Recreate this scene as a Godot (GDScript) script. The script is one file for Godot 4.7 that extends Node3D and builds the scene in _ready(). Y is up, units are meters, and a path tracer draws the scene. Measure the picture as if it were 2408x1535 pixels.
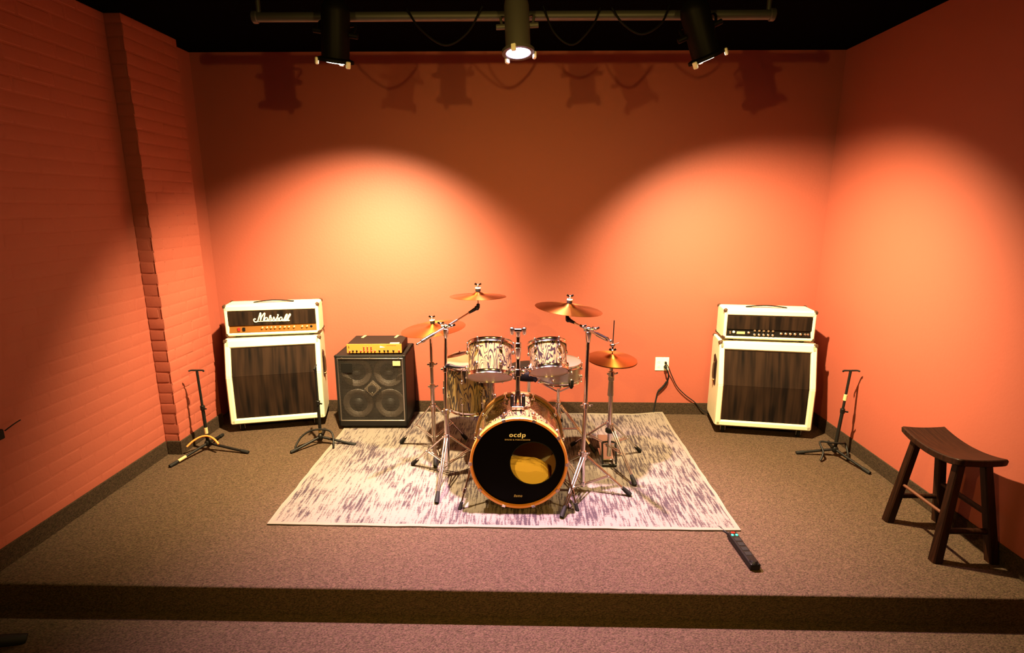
extends Node3D
# A small music stage: terracotta walls, a drum kit on a rug, guitar and bass amplifiers, stage lamps on a pipe.
# x runs right, y up, z from the back wall towards the room; the stage floor is y = 0. Metres.

const XR := 2.4275     # right wall
const XL := -2.577     # left wall, front part
const XP := -2.471     # brick pier on the left wall
const ZP := 0.872      # front of the pier
const ZB := 0.325      # back end of the pier
const HC := 2.916      # ceiling
const ZS := 2.262      # stage edge
const YF := -0.15      # lower floor
const ZF := 7.0        # front of the room

var M := {}
var used := {}
var rng := RandomNumberGenerator.new()


func _ready() -> void:
	rng.seed = 20240611
	# camera
	var cam := Camera3D.new()
	cam.name = "camera"
	cam.fov = 62.1437
	cam.near = 0.05
	cam.far = 60.0
	cam.position = Vector3(0, 1.76, 4.4748)
	cam.rotation_degrees = Vector3(-12.463, 1.11, 0.089)
	add_child(cam)
	cam.current = true
	# surroundings and exposure: a closed dark room, lit by its lamps only
	var env := Environment.new()
	env.background_mode = Environment.BG_COLOR
	env.background_color = Color(0, 0, 0)
	env.tonemap_mode = Environment.TONE_MAPPER_LINEAR
	env.tonemap_exposure = 1.0
	env.sdfgi_enabled = true
	env.ssao_enabled = true
	env.ssil_enabled = true
	var we := WorldEnvironment.new()
	we.name = "environment"
	we.environment = env
	add_child(we)
	make_materials()
	# stage lamps (each carries its own light): where, aim, half angle, energy, colour
	var warm := Color(1.0, 0.885, 0.665)
	var rose := Color(1.0, 0.80, 0.885)
	var amber := Color(1.0, 0.82, 0.40)
	stage_lamp(Vector3(-0.985, 2.655, 1.395), Vector3(-0.15, -1.0, -0.50), 53.0, 51.0, warm, M.can_black, 0.072, "black can spotlight on the pipe above the left amplifiers, tilted a little to the left")
	stage_lamp(Vector3(0.905, 2.655, 1.395), Vector3(0.44, -1.0, -0.40), 55.0, 41.0, warm, M.can_black, 0.072, "black can spotlight on the pipe above the right guitar amplifier, tilted to the right")
	stage_lamp(Vector3(-0.035, 2.675, 1.425), Vector3(0.05, -1.0, 0.17), 42.0, 54.0, rose, M.can_grey, 0.064, "grey can spotlight in the middle of the pipe, shining pinkish white down on the drums")
	stage_lamp(Vector3(-1.16, 2.55, 4.72), Vector3(2.1, -2.35, -4.2), 47.0, 7.0, amber, M.can_black, 0.062, "black can spotlight on the front pipe, left of the camera, aimed at the stage")
	stage_lamp(Vector3(1.16, 2.55, 4.72), Vector3(-2.1, -2.35, -4.2), 47.0, 7.0, amber, M.can_black, 0.062, "black can spotlight on the front pipe, right of the camera, aimed at the stage")
	room()
	lighting_pipe(1.30, 2.752, -1.445, 1.31, "grey steel lighting pipe hung under the black ceiling above the drums")
	lighting_pipe(4.62, 2.62, -1.9, 1.9, "grey steel lighting pipe hung under the ceiling in front of the stage")
	hanging_cables()
	rug()
	left_guitar_stack()
	right_guitar_stack()
	bass_stack()
	drum_kit()
	guitar_stands()
	stool()
	outlet_and_cords()
	power_strip()
	small_things()


# ------------------------------------------------------------------ naming
func numbered(n: String) -> String:
	if not used.has(n):
		used[n] = 0
		return n
	used[n] += 1
	return "%s_%03d" % [n, used[n]]


func tag(o: Node, label: String, category: String, group := "", kind := "") -> Node:
	o.set_meta("label", label)
	if category:
		o.set_meta("category", category)
	if group:
		o.set_meta("group", group)
	if kind:
		o.set_meta("kind", kind)
	return o


func thing(called: String, label: String, category: String, at := Vector3.ZERO, turn := 0.0, group := "") -> Node3D:
	var o := Node3D.new()
	o.name = numbered(called)
	add_child(o)
	o.position = at
	o.rotation.y = turn
	tag(o, label, category, group)
	return o


func part(parent: Node, called: String, s: SurfaceTool, m: Material, label := "") -> MeshInstance3D:
	var o := MeshInstance3D.new()
	o.name = numbered(called) if parent == self else called
	var mesh := s.commit()
	mesh.surface_set_material(0, m)
	o.mesh = mesh
	o.cast_shadow = GeometryInstance3D.SHADOW_CASTING_SETTING_ON
	parent.add_child(o, true)
	if label:
		o.set_meta("label", label)
	return o


func struct(called: String, s: SurfaceTool, m: Material, label: String, category := "") -> MeshInstance3D:
	var o := part(self, called, s, m)
	tag(o, label, category, "", "structure")
	return o


func lin(r: float, g: float, b: float) -> Color:
	return Color(r, g, b).linear_to_srgb()


# ------------------------------------------------------------------ shapes
func st() -> SurfaceTool:
	var s := SurfaceTool.new()
	s.begin(Mesh.PRIMITIVE_TRIANGLES)
	return s


func tri(s: SurfaceTool, a: Vector3, b: Vector3, c: Vector3, na: Vector3, nb: Vector3, nc: Vector3, ua := Vector2.ZERO, ub := Vector2.ZERO, uc := Vector2.ZERO) -> void:
	if (b - a).cross(c - a).dot(na + nb + nc) > 0.0:
		var t := b
		b = c
		c = t
		t = nb
		nb = nc
		nc = t
		var u := ub
		ub = uc
		uc = u
	s.set_normal(na)
	s.set_uv(ua)
	s.add_vertex(a)
	s.set_normal(nb)
	s.set_uv(ub)
	s.add_vertex(b)
	s.set_normal(nc)
	s.set_uv(uc)
	s.add_vertex(c)


func quad(s: SurfaceTool, a: Vector3, b: Vector3, c: Vector3, d: Vector3, na: Vector3, nb: Vector3, nc: Vector3, nd: Vector3, u := [Vector2(0, 0), Vector2(1, 0), Vector2(1, 1), Vector2(0, 1)]) -> void:
	tri(s, a, b, c, na, nb, nc, u[0], u[1], u[2])
	tri(s, a, c, d, na, nc, nd, u[0], u[2], u[3])


func flat_quad(s: SurfaceTool, a: Vector3, b: Vector3, c: Vector3, d: Vector3, n: Vector3) -> void:
	quad(s, a, b, c, d, n, n, n, n)


# a box with rounded (chamfered, smooth shaded) edges
func box(s: SurfaceTool, at: Vector3, size: Vector3, bev := 0.004, basis := Basis.IDENTITY) -> void:
	var h := size * 0.5
	var b: float = minf(bev, 0.45 * minf(size.x, minf(size.y, size.z)))
	var vp := []
	var vn := []
	var vu := []
	for i in 3:
		for code in 8:
			var sg := Vector3(1 if code & 1 else -1, 1 if code & 2 else -1, 1 if code & 4 else -1)
			var p := sg * (h - Vector3(b, b, b))
			p[i] = sg[i] * h[i]
			var n := Vector3.ZERO
			n[i] = sg[i]
			vp.append(at + basis * p)
			vn.append((basis * n).normalized())
			vu.append(Vector2(p[(i + 1) % 3], p[(i + 2) % 3]))
	for i in 3:
		var bi := 1 << i
		var bj := 1 << ((i + 1) % 3)
		var bk := 1 << ((i + 2) % 3)
		for si in [0, bi]:
			var q := [i * 8 + si, i * 8 + si + bj, i * 8 + si + bj + bk, i * 8 + si + bk]
			quad(s, vp[q[0]], vp[q[1]], vp[q[2]], vp[q[3]], vn[q[0]], vn[q[1]], vn[q[2]], vn[q[3]], [vu[q[0]], vu[q[1]], vu[q[2]], vu[q[3]]])
		if b <= 0.0:
			continue
		# the edges that run along axis i
		var j8 := ((i + 1) % 3) * 8
		var k8 := ((i + 2) % 3) * 8
		for c in [0, bj, bk, bj + bk]:
			var q := [j8 + c, j8 + c + bi, k8 + c + bi, k8 + c]
			quad(s, vp[q[0]], vp[q[1]], vp[q[2]], vp[q[3]], vn[q[0]], vn[q[1]], vn[q[2]], vn[q[3]], [vu[q[0]], vu[q[1]], vu[q[2]], vu[q[3]]])
	if b > 0.0:
		for c in 8:
			tri(s, vp[c], vp[8 + c], vp[16 + c], vn[c], vn[8 + c], vn[16 + c])


# a profile of (radius, height), from the bottom axis outwards, up and back to the axis, turned round xf's y axis
func lathe(s: SurfaceTool, xf: Transform3D, prof: Array, n := 24, sharp := 0.75, squash := 1.0) -> void:
	var c := prof.size()
	var sn := []
	var run := [0.0]
	for i in c - 1:
		var d: Vector2 = prof[i + 1] - prof[i]
		sn.append(Vector2(d.y, -d.x).normalized())
		run.append(run[-1] + d.length())
	for i in c - 1:
		var n0: Vector2 = sn[i]
		var n1: Vector2 = sn[i]
		if i > 0 and sn[i].dot(sn[i - 1]) > sharp:
			n0 = (sn[i] + sn[i - 1]).normalized()
		if i < c - 2 and sn[i].dot(sn[i + 1]) > sharp:
			n1 = (sn[i] + sn[i + 1]).normalized()
		for a in n:
			var t0 := TAU * a / n
			var t1 := TAU * (a + 1) / n
			var d0 := Vector3(sin(t0), 0, cos(t0) * squash)
			var d1 := Vector3(sin(t1), 0, cos(t1) * squash)
			var p := [d0 * prof[i].x + Vector3.UP * prof[i].y, d1 * prof[i].x + Vector3.UP * prof[i].y, d1 * prof[i + 1].x + Vector3.UP * prof[i + 1].y, d0 * prof[i + 1].x + Vector3.UP * prof[i + 1].y]
			var m := [d0 * n0.x + Vector3.UP * n0.y, d1 * n0.x + Vector3.UP * n0.y, d1 * n1.x + Vector3.UP * n1.y, d0 * n1.x + Vector3.UP * n1.y]
			var u := [Vector2(float(a) / n, run[i] / run[-1]), Vector2(float(a + 1) / n, run[i] / run[-1]), Vector2(float(a + 1) / n, run[i + 1] / run[-1]), Vector2(float(a) / n, run[i + 1] / run[-1])]
			for q in 4:
				p[q] = xf * p[q]
				m[q] = (xf.basis * m[q]).normalized()
			if prof[i].x > 1e-6:
				tri(s, p[0], p[1], p[2], m[0], m[1], m[2], u[0], u[1], u[2])
			if prof[i + 1].x > 1e-6:
				tri(s, p[0], p[2], p[3], m[0], m[2], m[3], u[0], u[2], u[3])


func V(x: float, y: float) -> Vector2:
	return Vector2(x, y)


# a turn that takes the y axis to dir
func along(at: Vector3, dir: Vector3) -> Transform3D:
	var y := dir.normalized()
	var x := Vector3.RIGHT if absf(y.x) < 0.9 else Vector3.FORWARD
	var z := x.cross(y).normalized()
	x = y.cross(z).normalized()
	return Transform3D(Basis(x, y, z), at)


func rod(s: SurfaceTool, a: Vector3, b: Vector3, r: float, n := 12, r2 := -1.0, bev := 0.15) -> void:
	var l := a.distance_to(b)
	var e: float = r if r2 < 0.0 else r2
	var c: float = minf(bev * r, 0.3 * l)
	lathe(s, along(a, b - a), [V(0, 0), V(r - c, 0), V(r, c), V(e, l - c), V(e - minf(c, e * 0.5), l), V(0, l)], n)


func ball(s: SurfaceTool, at: Vector3, r: float, n := 12, sy := 1.0) -> void:
	var p := []
	for i in 9:
		var t := -PI / 2 + PI * i / 8
		p.append(V(maxf(0.0, r * cos(t)), r * sin(t) * sy))
	p[0].x = 0.0
	p[8].x = 0.0
	lathe(s, Transform3D(Basis.IDENTITY, at), p, n, 0.3)


# a tube along points; radius one number or one per point
func tube(s: SurfaceTool, pts: Array, radius, n := 8, closed := false) -> void:
	var c := pts.size()
	var rings := []
	var up := Vector3.UP
	var first: Vector3 = (pts[1] - pts[0]).normalized()
	if absf(first.dot(up)) > 0.9:
		up = Vector3.RIGHT
	for i in c:
		var before: Vector3 = pts[(i - 1 + c) % c] if closed or i > 0 else pts[i]
		var after: Vector3 = pts[(i + 1) % c] if closed or i < c - 1 else pts[i]
		var t := (after - before).normalized()
		var x := up.cross(t).normalized()
		if x.length() < 0.1:
			x = Vector3.RIGHT
		up = t.cross(x).normalized()
		var r: float = radius[i] if radius is Array else radius
		var ring := []
		for k in n:
			var a := TAU * k / n
			var d := x * cos(a) + up * sin(a)
			ring.append([pts[i] + d * r, d])
		rings.append(ring)
	for i in (c if closed else c - 1):
		var p: Array = rings[i]
		var q: Array = rings[(i + 1) % c]
		for k in n:
			var l := (k + 1) % n
			quad(s, p[k][0], p[l][0], q[l][0], q[k][0], p[k][1], p[l][1], q[l][1], q[k][1], [V(float(k) / n, i), V(float(k + 1) / n, i), V(float(k + 1) / n, i + 1), V(float(k) / n, i + 1)])
	if not closed:
		for e in [0, c - 1]:
			var ring: Array = rings[e]
			var other: Vector3 = pts[1] if e == 0 else pts[c - 2]
			var nn: Vector3 = (pts[e] - other).normalized()
			for k in n:
				tri(s, pts[e], ring[k][0], ring[(k + 1) % n][0], nn, nn, nn)


func curve(pts: Array, k := 6, closed := false) -> Array:
	var out := []
	var c := pts.size()
	for i in (c if closed else c - 1):
		var p0: Vector3 = pts[(i - 1 + c) % c] if closed or i > 0 else pts[0]
		var p1: Vector3 = pts[i]
		var p2: Vector3 = pts[(i + 1) % c]
		var p3: Vector3 = pts[(i + 2) % c] if closed or i < c - 2 else pts[c - 1]
		for j in k:
			out.append(p1.cubic_interpolate(p2, p0, p3, float(j) / k))
	if not closed:
		out.append(pts[c - 1])
	return out


# a flat outline (in xf's x and y) given thickness along xf's z, front face at z = 0, back at -d
func prism(s: SurfaceTool, xf: Transform3D, poly: Array, d: float, bev := 0.0) -> void:
	var p := PackedVector2Array(poly)
	if Geometry2D.is_polygon_clockwise(p):
		p.reverse()
	var inner := p
	if bev > 0.0:
		var off := Geometry2D.offset_polygon(p, -bev, Geometry2D.JOIN_MITER)
		if off.size() == 1 and off[0].size() == p.size():
			inner = off[0]
			# line the two outlines up
			var best := 0
			for i in inner.size():
				if inner[i].distance_to(p[0]) < inner[best].distance_to(p[0]):
					best = i
			var turned := PackedVector2Array()
			for i in inner.size():
				turned.append(inner[(best + i) % inner.size()])
			inner = turned
		else:
			bev = 0.0
	var idx := Geometry2D.triangulate_polygon(inner)
	var zf := (xf.basis * Vector3(0, 0, 1)).normalized()
	for i in range(0, idx.size(), 3):
		for f in [0, 1]:
			var z := 0.0 if f == 0 else -d
			var t := []
			for k in 3:
				var q: Vector2 = inner[idx[i + k]]
				t.append([xf * Vector3(q.x, q.y, z), q])
			var n := zf if f == 0 else -zf
			tri(s, t[0][0], t[1][0], t[2][0], n, n, n, t[0][1], t[1][1], t[2][1])
	var c := p.size()
	for i in c:
		var j := (i + 1) % c
		var e := p[j] - p[i]
		var n := (xf.basis * Vector3(e.y, -e.x, 0)).normalized()
		var a0 := xf * Vector3(p[i].x, p[i].y, -bev)
		var b0 := xf * Vector3(p[j].x, p[j].y, -bev)
		var a1 := xf * Vector3(p[i].x, p[i].y, -d + bev)
		var b1 := xf * Vector3(p[j].x, p[j].y, -d + bev)
		quad(s, a0, b0, b1, a1, n, n, n, n, [V(0, 0), V(e.length(), 0), V(e.length(), d), V(0, d)])
		if bev > 0.0:
			var fa := xf * Vector3(inner[i].x, inner[i].y, 0)
			var fb := xf * Vector3(inner[j].x, inner[j].y, 0)
			quad(s, fa, fb, b0, a0, zf, zf, n, n)
			var ba := xf * Vector3(inner[i].x, inner[i].y, -d)
			var bb := xf * Vector3(inner[j].x, inner[j].y, -d)
			quad(s, ba, bb, b1, a1, -zf, -zf, n, n)


func circle2(cx: float, cy: float, r: float, n: int, ry := -1.0) -> Array:
	var out := []
	for i in n:
		out.append(V(cx + r * cos(TAU * i / n), cy + (r if ry < 0.0 else ry) * sin(TAU * i / n)))
	return out


func T(x: float, y: float, z: float) -> Transform3D:
	return Transform3D(Basis.IDENTITY, Vector3(x, y, z))


func lettering(parent: Node, called: String, text: String, at: Vector3, width: float, height: float, m: Material, fonts := ["Droid Sans"], weight := 700, slant := 0.0, depth := 0.002) -> void:
	var f := SystemFont.new()
	f.font_names = PackedStringArray(fonts)
	f.font_weight = weight
	var t := TextMesh.new()
	t.text = text
	t.font = f
	t.font_size = 64
	t.pixel_size = 0.01
	t.depth = 0.1
	t.curve_step = 2.0
	t.material = m
	var b := t.get_aabb()
	var o := MeshInstance3D.new()
	o.name = called
	o.mesh = t
	var sx := width / maxf(b.size.x, 0.001)
	var sy := height / maxf(b.size.y, 0.001)
	var c := b.get_center()
	o.transform = Transform3D(Basis(Vector3(sx, 0, 0), Vector3(slant * sy, sy, 0), Vector3(0, 0, depth / 0.1)), at - Vector3(c.x * sx + c.y * sy * slant, c.y * sy, 0))
	parent.add_child(o, true)


# ------------------------------------------------------------------ materials
func mat(c: Color, rough := 0.6, metal := 0.0) -> StandardMaterial3D:
	var m := StandardMaterial3D.new()
	m.albedo_color = c
	m.roughness = rough
	m.metallic = metal
	return m


func noise(freq: float, sd: int, oct := 3) -> FastNoiseLite:
	var n := FastNoiseLite.new()
	n.noise_type = FastNoiseLite.TYPE_SIMPLEX_SMOOTH
	n.seed = sd
	n.frequency = freq
	n.fractal_octaves = oct
	return n


func noise_map(freq: float, sd: int, size := 512, normal := false, strength := 4.0, oct := 3) -> NoiseTexture2D:
	var t := NoiseTexture2D.new()
	t.width = size
	t.height = size
	t.seamless = true
	t.noise = noise(freq, sd, oct)
	if normal:
		t.as_normal_map = true
		t.bump_strength = strength
	return t


func world_map(m: StandardMaterial3D, per_metre: Vector3, in_world := true) -> void:
	m.uv1_triplanar = true
	m.uv1_world_triplanar = in_world
	m.uv1_scale = per_metre
	m.uv1_triplanar_sharpness = 8.0


func picture(w: int, h: int, f: Callable) -> ImageTexture:
	var im := Image.create_empty(w, h, false, Image.FORMAT_RGB8)
	for y in h:
		for x in w:
			im.set_pixel(x, y, f.call(x, y))
	return ImageTexture.create_from_image(im)


func make_materials() -> void:
	# walls: rolled satin terracotta paint
	var wall := mat(lin(0.25, 0.055, 0.033), 0.62)
	wall.normal_enabled = true
	wall.normal_texture = noise_map(0.03, 3, 512, true, 3.0)
	wall.normal_scale = 0.12
	world_map(wall, Vector3(2.2, 2.2, 2.2))
	M.wall = wall
	M.brick = wall
	M.black_paint = mat(lin(0.0016, 0.0013, 0.0012), 0.95)
	M.black_paint.metallic_specular = 0.05
	# loop pile carpet: flecks of brown, grey and olive, drawn out along x
	var r2 := RandomNumberGenerator.new()
	r2.seed = 77
	var cn := 512
	var raw := PackedFloat32Array()
	raw.resize(cn * cn)
	for i in cn * cn:
		raw[i] = r2.randf()
	var tone := noise(0.012, 5, 2)
	var carpet_tex := picture(cn, cn, func(x: int, y: int) -> Color:
		var v := 0.0
		for k in 4:
			v += raw[y * cn + (x + k) % cn]
		v += raw[((y + 1) % cn) * cn + x] * 1.2 + raw[((y + 1) % cn) * cn + (x + 1) % cn] * 1.2
		v = clampf((v / 6.4 - 0.5) * 2.6 + 0.5, 0.0, 1.0)
		var w := raw[((y / 2) % cn) * cn + (x / 5) % cn]
		var base := Color(0.027, 0.0158, 0.0112).lerp(Color(0.086, 0.0490, 0.0335), v)
		return base.lerp(base * Color(0.84, 1.0, 0.80), w).linear_to_srgb())
	var carpet := mat(Color.WHITE, 0.95)
	carpet.albedo_texture = carpet_tex
	carpet.heightmap_enabled = true
	carpet.heightmap_texture = carpet_tex
	carpet.heightmap_scale = 0.3
	carpet.metallic_specular = 0.2
	world_map(carpet, Vector3(1.05, 1.05, 1.05))
	M.carpet = carpet
	var cove := carpet.duplicate()
	cove.albedo_color = Color(0.80, 0.80, 0.80)
	M.cove = cove
	# rug: cream ground worn through to slate along the warp
	var n1 := noise(1.0, 11, 2)
	var n2 := noise(1.0, 12, 3)
	var n3 := noise(1.0, 13, 3)
	var n4 := noise(1.0, 14, 2)
	var rw := 1024
	var rh := 640
	var rug_tex := picture(rw, rh, func(x: int, y: int) -> Color:
		var u := 2.654 * x / rw
		var v := 1.72 * y / rh
		var fine := n1.get_noise_2d(u * 62.0, v * 6.5)
		var warp := n2.get_noise_2d(u * 26.0, v * 4.5)
		var patch := n3.get_noise_2d(u * 2.3 + 7.0, v * 2.6)
		var grain := n4.get_noise_2d(u * 130.0, v * 130.0)
		var cross := n4.get_noise_2d(u * 9.0 + 40.0, v * 60.0)
		var d := fine * 0.85 + warp * 0.50 + patch * 0.60 + grain * 0.6 + cross * 0.22 - 0.03 + 0.08 * (u - 1.3)  # last term puts a light gradient into the colour: left lighter, right darker
		var a := smoothstep(-0.20, 0.50, d)
		var c := Color(0.140, 0.115, 0.100).lerp(Color(0.033, 0.024, 0.028), a)
		if u < 0.02 or u > 2.634 or v < 0.02 or v > 1.70:
			c = Color(0.15, 0.125, 0.10)
		return c.linear_to_srgb())
	var rug_m := mat(Color.WHITE, 0.95)
	rug_m.albedo_texture = rug_tex
	rug_m.metallic_specular = 0.2
	M.rug = rug_m
	M.rug_edge = mat(lin(0.15, 0.125, 0.10), 0.95)
	# zebra finish of the drums: dark contour lines on honey wood, seamless round the shell
	var za := noise(1.0, 31, 2)
	var zb := noise(1.0, 37, 2)
	var zebra_tex := picture(768, 256, func(x: int, y: int) -> Color:
		var a := TAU * x / 768.0
		var h := 2.2 * y / 256.0
		var p := Vector3(cos(a) * 1.18, h * 0.55, sin(a) * 1.18)
		var bend := zb.get_noise_3d(p.x * 2.3 + 9.0, p.y * 1.7, p.z * 2.3)
		var f := za.get_noise_3d(p.x * 0.85 + bend * 0.40, p.y * 0.95 + bend * 0.3, p.z * 0.85) * 4.6 + bend * 0.9
		var g := absf(fposmod(f, 1.0) - 0.5) * 2.0
		var w := 0.55 + 0.26 * zb.get_noise_3d(p.x * 0.9, p.y * 0.9 + 20.0, p.z * 0.9)
		var k := smoothstep(w - 0.10, w + 0.10, g)
		var wood := Color(0.235, 0.160, 0.068).lerp(Color(0.17, 0.105, 0.040), 0.5 + 0.5 * bend)
		return Color(0.016, 0.012, 0.012).lerp(wood, 1.0 - k).linear_to_srgb())
	var zebra := mat(Color.WHITE, 0.22)
	zebra.albedo_texture = zebra_tex
	zebra.clearcoat_enabled = true
	zebra.clearcoat = 0.4
	zebra.clearcoat_roughness = 0.08
	M.zebra = zebra
	var zebra_kick := zebra.duplicate()
	zebra_kick.uv1_scale = Vector3(2, 1, 1)
	M.zebra_kick = zebra_kick
	M.chrome = mat(lin(0.72, 0.68, 0.62), 0.14, 1.0)
	M.steel = mat(lin(0.45, 0.42, 0.38), 0.32, 1.0)
	M.brass = mat(lin(0.80, 0.52, 0.16), 0.25, 1.0)
	var bronze := mat(lin(0.46, 0.165, 0.034), 0.30, 1.0)
	bronze.anisotropy_enabled = true
	bronze.anisotropy = -0.8
	M.bronze = bronze
	M.rubber = mat(lin(0.006, 0.0055, 0.005), 0.7)
	M.rubber.metallic_specular = 0.3
	M.black_metal = mat(lin(0.005, 0.0045, 0.004), 0.45)
	M.black_metal.metallic_specular = 0.3
	M.black_plastic = mat(lin(0.005, 0.0045, 0.004), 0.35)
	M.black_plastic.metallic_specular = 0.3
	M.black_head = mat(lin(0.0015, 0.0012, 0.0012), 0.35)
	M.black_head.metallic_specular = 0.15
	M.black_vinyl = mat(lin(0.006, 0.005, 0.0045), 0.55)
	M.black_vinyl.metallic_specular = 0.3
	var clear_head := mat(lin(0.50, 0.42, 0.38), 0.25)
	clear_head.backlight_enabled = true
	clear_head.backlight = Color(0.35, 0.3, 0.3)
	M.drum_head = clear_head
	M.batter_head = mat(lin(0.15, 0.11, 0.10), 0.22)
	M.head_wall_reflection = mat(lin(0.22, 0.085, 0.05), 0.10)  # clear head; the reflection of the terracotta wall is put into its colour
	M.shell_inside = mat(lin(0.38, 0.17, 0.06), 0.5)
	var hoop := mat(lin(0.62, 0.22, 0.035), 0.22)
	hoop.clearcoat_enabled = true
	hoop.clearcoat = 0.6
	M.hoop = hoop
	M.hoop_dark = mat(lin(0.17, 0.075, 0.02), 0.3)
	M.pillow = mat(lin(0.90, 0.56, 0.12), 0.9)
	# white tolex
	var tolex := mat(lin(0.58, 0.54, 0.37), 0.5)
	tolex.normal_enabled = true
	tolex.normal_texture = noise_map(0.12, 8, 256, true, 3.0)
	tolex.normal_scale = 0.15
	world_map(tolex, Vector3(6, 6, 6), false)
	M.tolex = tolex
	# grille cloth: dark brown weave with long vertical streaks
	var s1 := noise(1.0, 51, 3)
	var s2 := noise(1.0, 52, 2)
	var cloth_tex := picture(384, 384, func(x: int, y: int) -> Color:
		var u := x / 384.0
		var v := y / 384.0
		var a := 0.5 + 0.75 * s1.get_noise_2d(u * 16.0, v * 1.1) + 0.35 * s2.get_noise_2d(u * 5.0, v * 2.0)
		a += 0.10 * (((x / 2) + (y / 2)) % 2)
		return Color(0.0028, 0.0015, 0.0010).lerp(Color(0.019, 0.0092, 0.0048), clampf(a, 0.0, 1.0)).linear_to_srgb())
	var cloth := mat(Color.WHITE, 0.75)
	cloth.metallic_specular = 0.2
	cloth.albedo_texture = cloth_tex
	world_map(cloth, Vector3(1.35, 1.35, 1.35), false)
	M.cloth = cloth
	M.cap = mat(lin(0.055, 0.026, 0.013), 0.4, 0.3)
	M.gold_panel = mat(lin(0.24, 0.098, 0.020), 0.36, 0.5)
	M.gold_plate = mat(lin(0.40, 0.165, 0.026), 0.45, 0.2)
	M.gold_knob = mat(lin(0.50, 0.30, 0.10), 0.3, 0.7)
	M.cream = mat(lin(0.85, 0.74, 0.48), 0.45)
	M.silver_knob = mat(lin(0.42, 0.31, 0.21), 0.3, 0.8)
	M.red_knob = mat(lin(0.42, 0.03, 0.015), 0.4)
	M.red_switch = mat(lin(0.25, 0.012, 0.008), 0.4)
	M.dark_gap = mat(lin(0.006, 0.005, 0.005), 0.8)
	M.cone = mat(lin(0.075, 0.055, 0.044), 0.55)
	M.cone_dark = mat(lin(0.008, 0.006, 0.005), 0.6)
	M.horn = mat(lin(0.22, 0.17, 0.13), 0.35)
	M.grille_wire = mat(lin(0.060, 0.050, 0.043), 0.45, 0.6)
	M.plate_white = mat(lin(0.85, 0.80, 0.52), 0.5)
	M.plate_slot = mat(lin(0.20, 0.15, 0.06), 0.5)
	M.orange = mat(lin(0.62, 0.16, 0.025), 0.6)
	M.clip = mat(lin(0.75, 0.72, 0.66), 0.5)
	M.tape = mat(lin(0.40, 0.28, 0.13), 0.7)
	M.can_black = mat(lin(0.003, 0.0026, 0.0024), 0.5)
	M.can_black.metallic_specular = 0.2
	M.can_grey = mat(lin(0.05, 0.046, 0.042), 0.45)
	M.pipe = mat(lin(0.035, 0.033, 0.029), 0.5)
	# dark stained wood of the stool
	var w1 := noise(1.0, 61, 3)
	var wood_tex := picture(256, 256, func(x: int, y: int) -> Color:
		var a := 0.5 + 0.6 * w1.get_noise_2d(x * 0.09, y * 0.006) + 0.3 * w1.get_noise_2d(x * 0.4, y * 0.02 + 50.0)
		return Color(0.0035, 0.0012, 0.0006).lerp(Color(0.022, 0.0064, 0.0024), clampf(a, 0.0, 1.0)).linear_to_srgb())
	var wood := mat(Color.WHITE, 0.45)
	wood.metallic_specular = 0.28
	wood.albedo_texture = wood_tex
	world_map(wood, Vector3(2.5, 2.5, 2.5), false)
	M.wood = wood
	M.wood_light = mat(lin(0.075, 0.022, 0.009), 0.45)
	M.lens_warm = glow(Color(1.0, 0.97, 0.86), 14.0)
	M.lens_rose = glow(Color(1.0, 0.88, 1.0), 14.0)
	M.lamp_red = glow(Color(1.0, 0.10, 0.06), 1.2)
	M.lamp_cyan = glow(Color(0.08, 0.95, 0.72), 1.3)


func glow(c: Color, e: float) -> StandardMaterial3D:
	var m := mat(c, 0.3)
	m.emission_enabled = true
	m.emission = c
	m.emission_energy_multiplier = e
	return m


# ------------------------------------------------------------------ the room
func slab(called: String, lo: Vector3, hi: Vector3, m: Material, label: String, category: String, bev := 0.0) -> MeshInstance3D:
	var s := st()
	box(s, (lo + hi) / 2, hi - lo, bev)
	return struct(called, s, m, label, category)


var brick_shapes := []


func brick_mesh() -> Array:
	if brick_shapes.is_empty():
		for v in 8:
			# a unit brick: x and y from -0.5 to 0.5, face swollen along z, worn edges under thick paint
			var s := st()
			var ex := 0.035
			var ey := 0.11
			var g := []
			for j in 4:
				var row := []
				for i in 4:
					var fx: float = [-0.5, -0.5 + ex, 0.5 - ex, 0.5][i]
					var fy: float = [-0.5, -0.5 + ey, 0.5 - ey, 0.5][j]
					var rim := i == 0 or i == 3 or j == 0 or j == 3
					var z: float = 0.0 if rim else 1.0 + rng.randf_range(-0.35, 0.35)
					if not rim:
						fx += rng.randf_range(-0.012, 0.012)
						fy += rng.randf_range(-0.05, 0.05)
					row.append(Vector3(fx, fy, z))
				g.append(row)
			var nn := []
			for j in 4:
				var row := []
				for i in 4:
					var a: Vector3 = g[j][mini(i + 1, 3)] - g[j][maxi(i - 1, 0)]
					var b: Vector3 = g[mini(j + 1, 3)][i] - g[maxi(j - 1, 0)][i]
					# true size: 0.2 x 0.07 with 0.005 proud
					a *= Vector3(0.2, 0.07, 0.0055)
					b *= Vector3(0.2, 0.07, 0.0055)
					row.append((a.cross(b).normalized() * Vector3(0.2, 0.07, 0.0055)).normalized())
				nn.append(row)
			for j in 3:
				for i in 3:
					quad(s, g[j][i], g[j][i + 1], g[j + 1][i + 1], g[j + 1][i], nn[j][i], nn[j][i + 1], nn[j + 1][i + 1], nn[j + 1][i])
			var mesh := s.commit()
			mesh.surface_set_material(0, M.brick)
			brick_shapes.append(mesh)
	return brick_shapes


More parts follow.
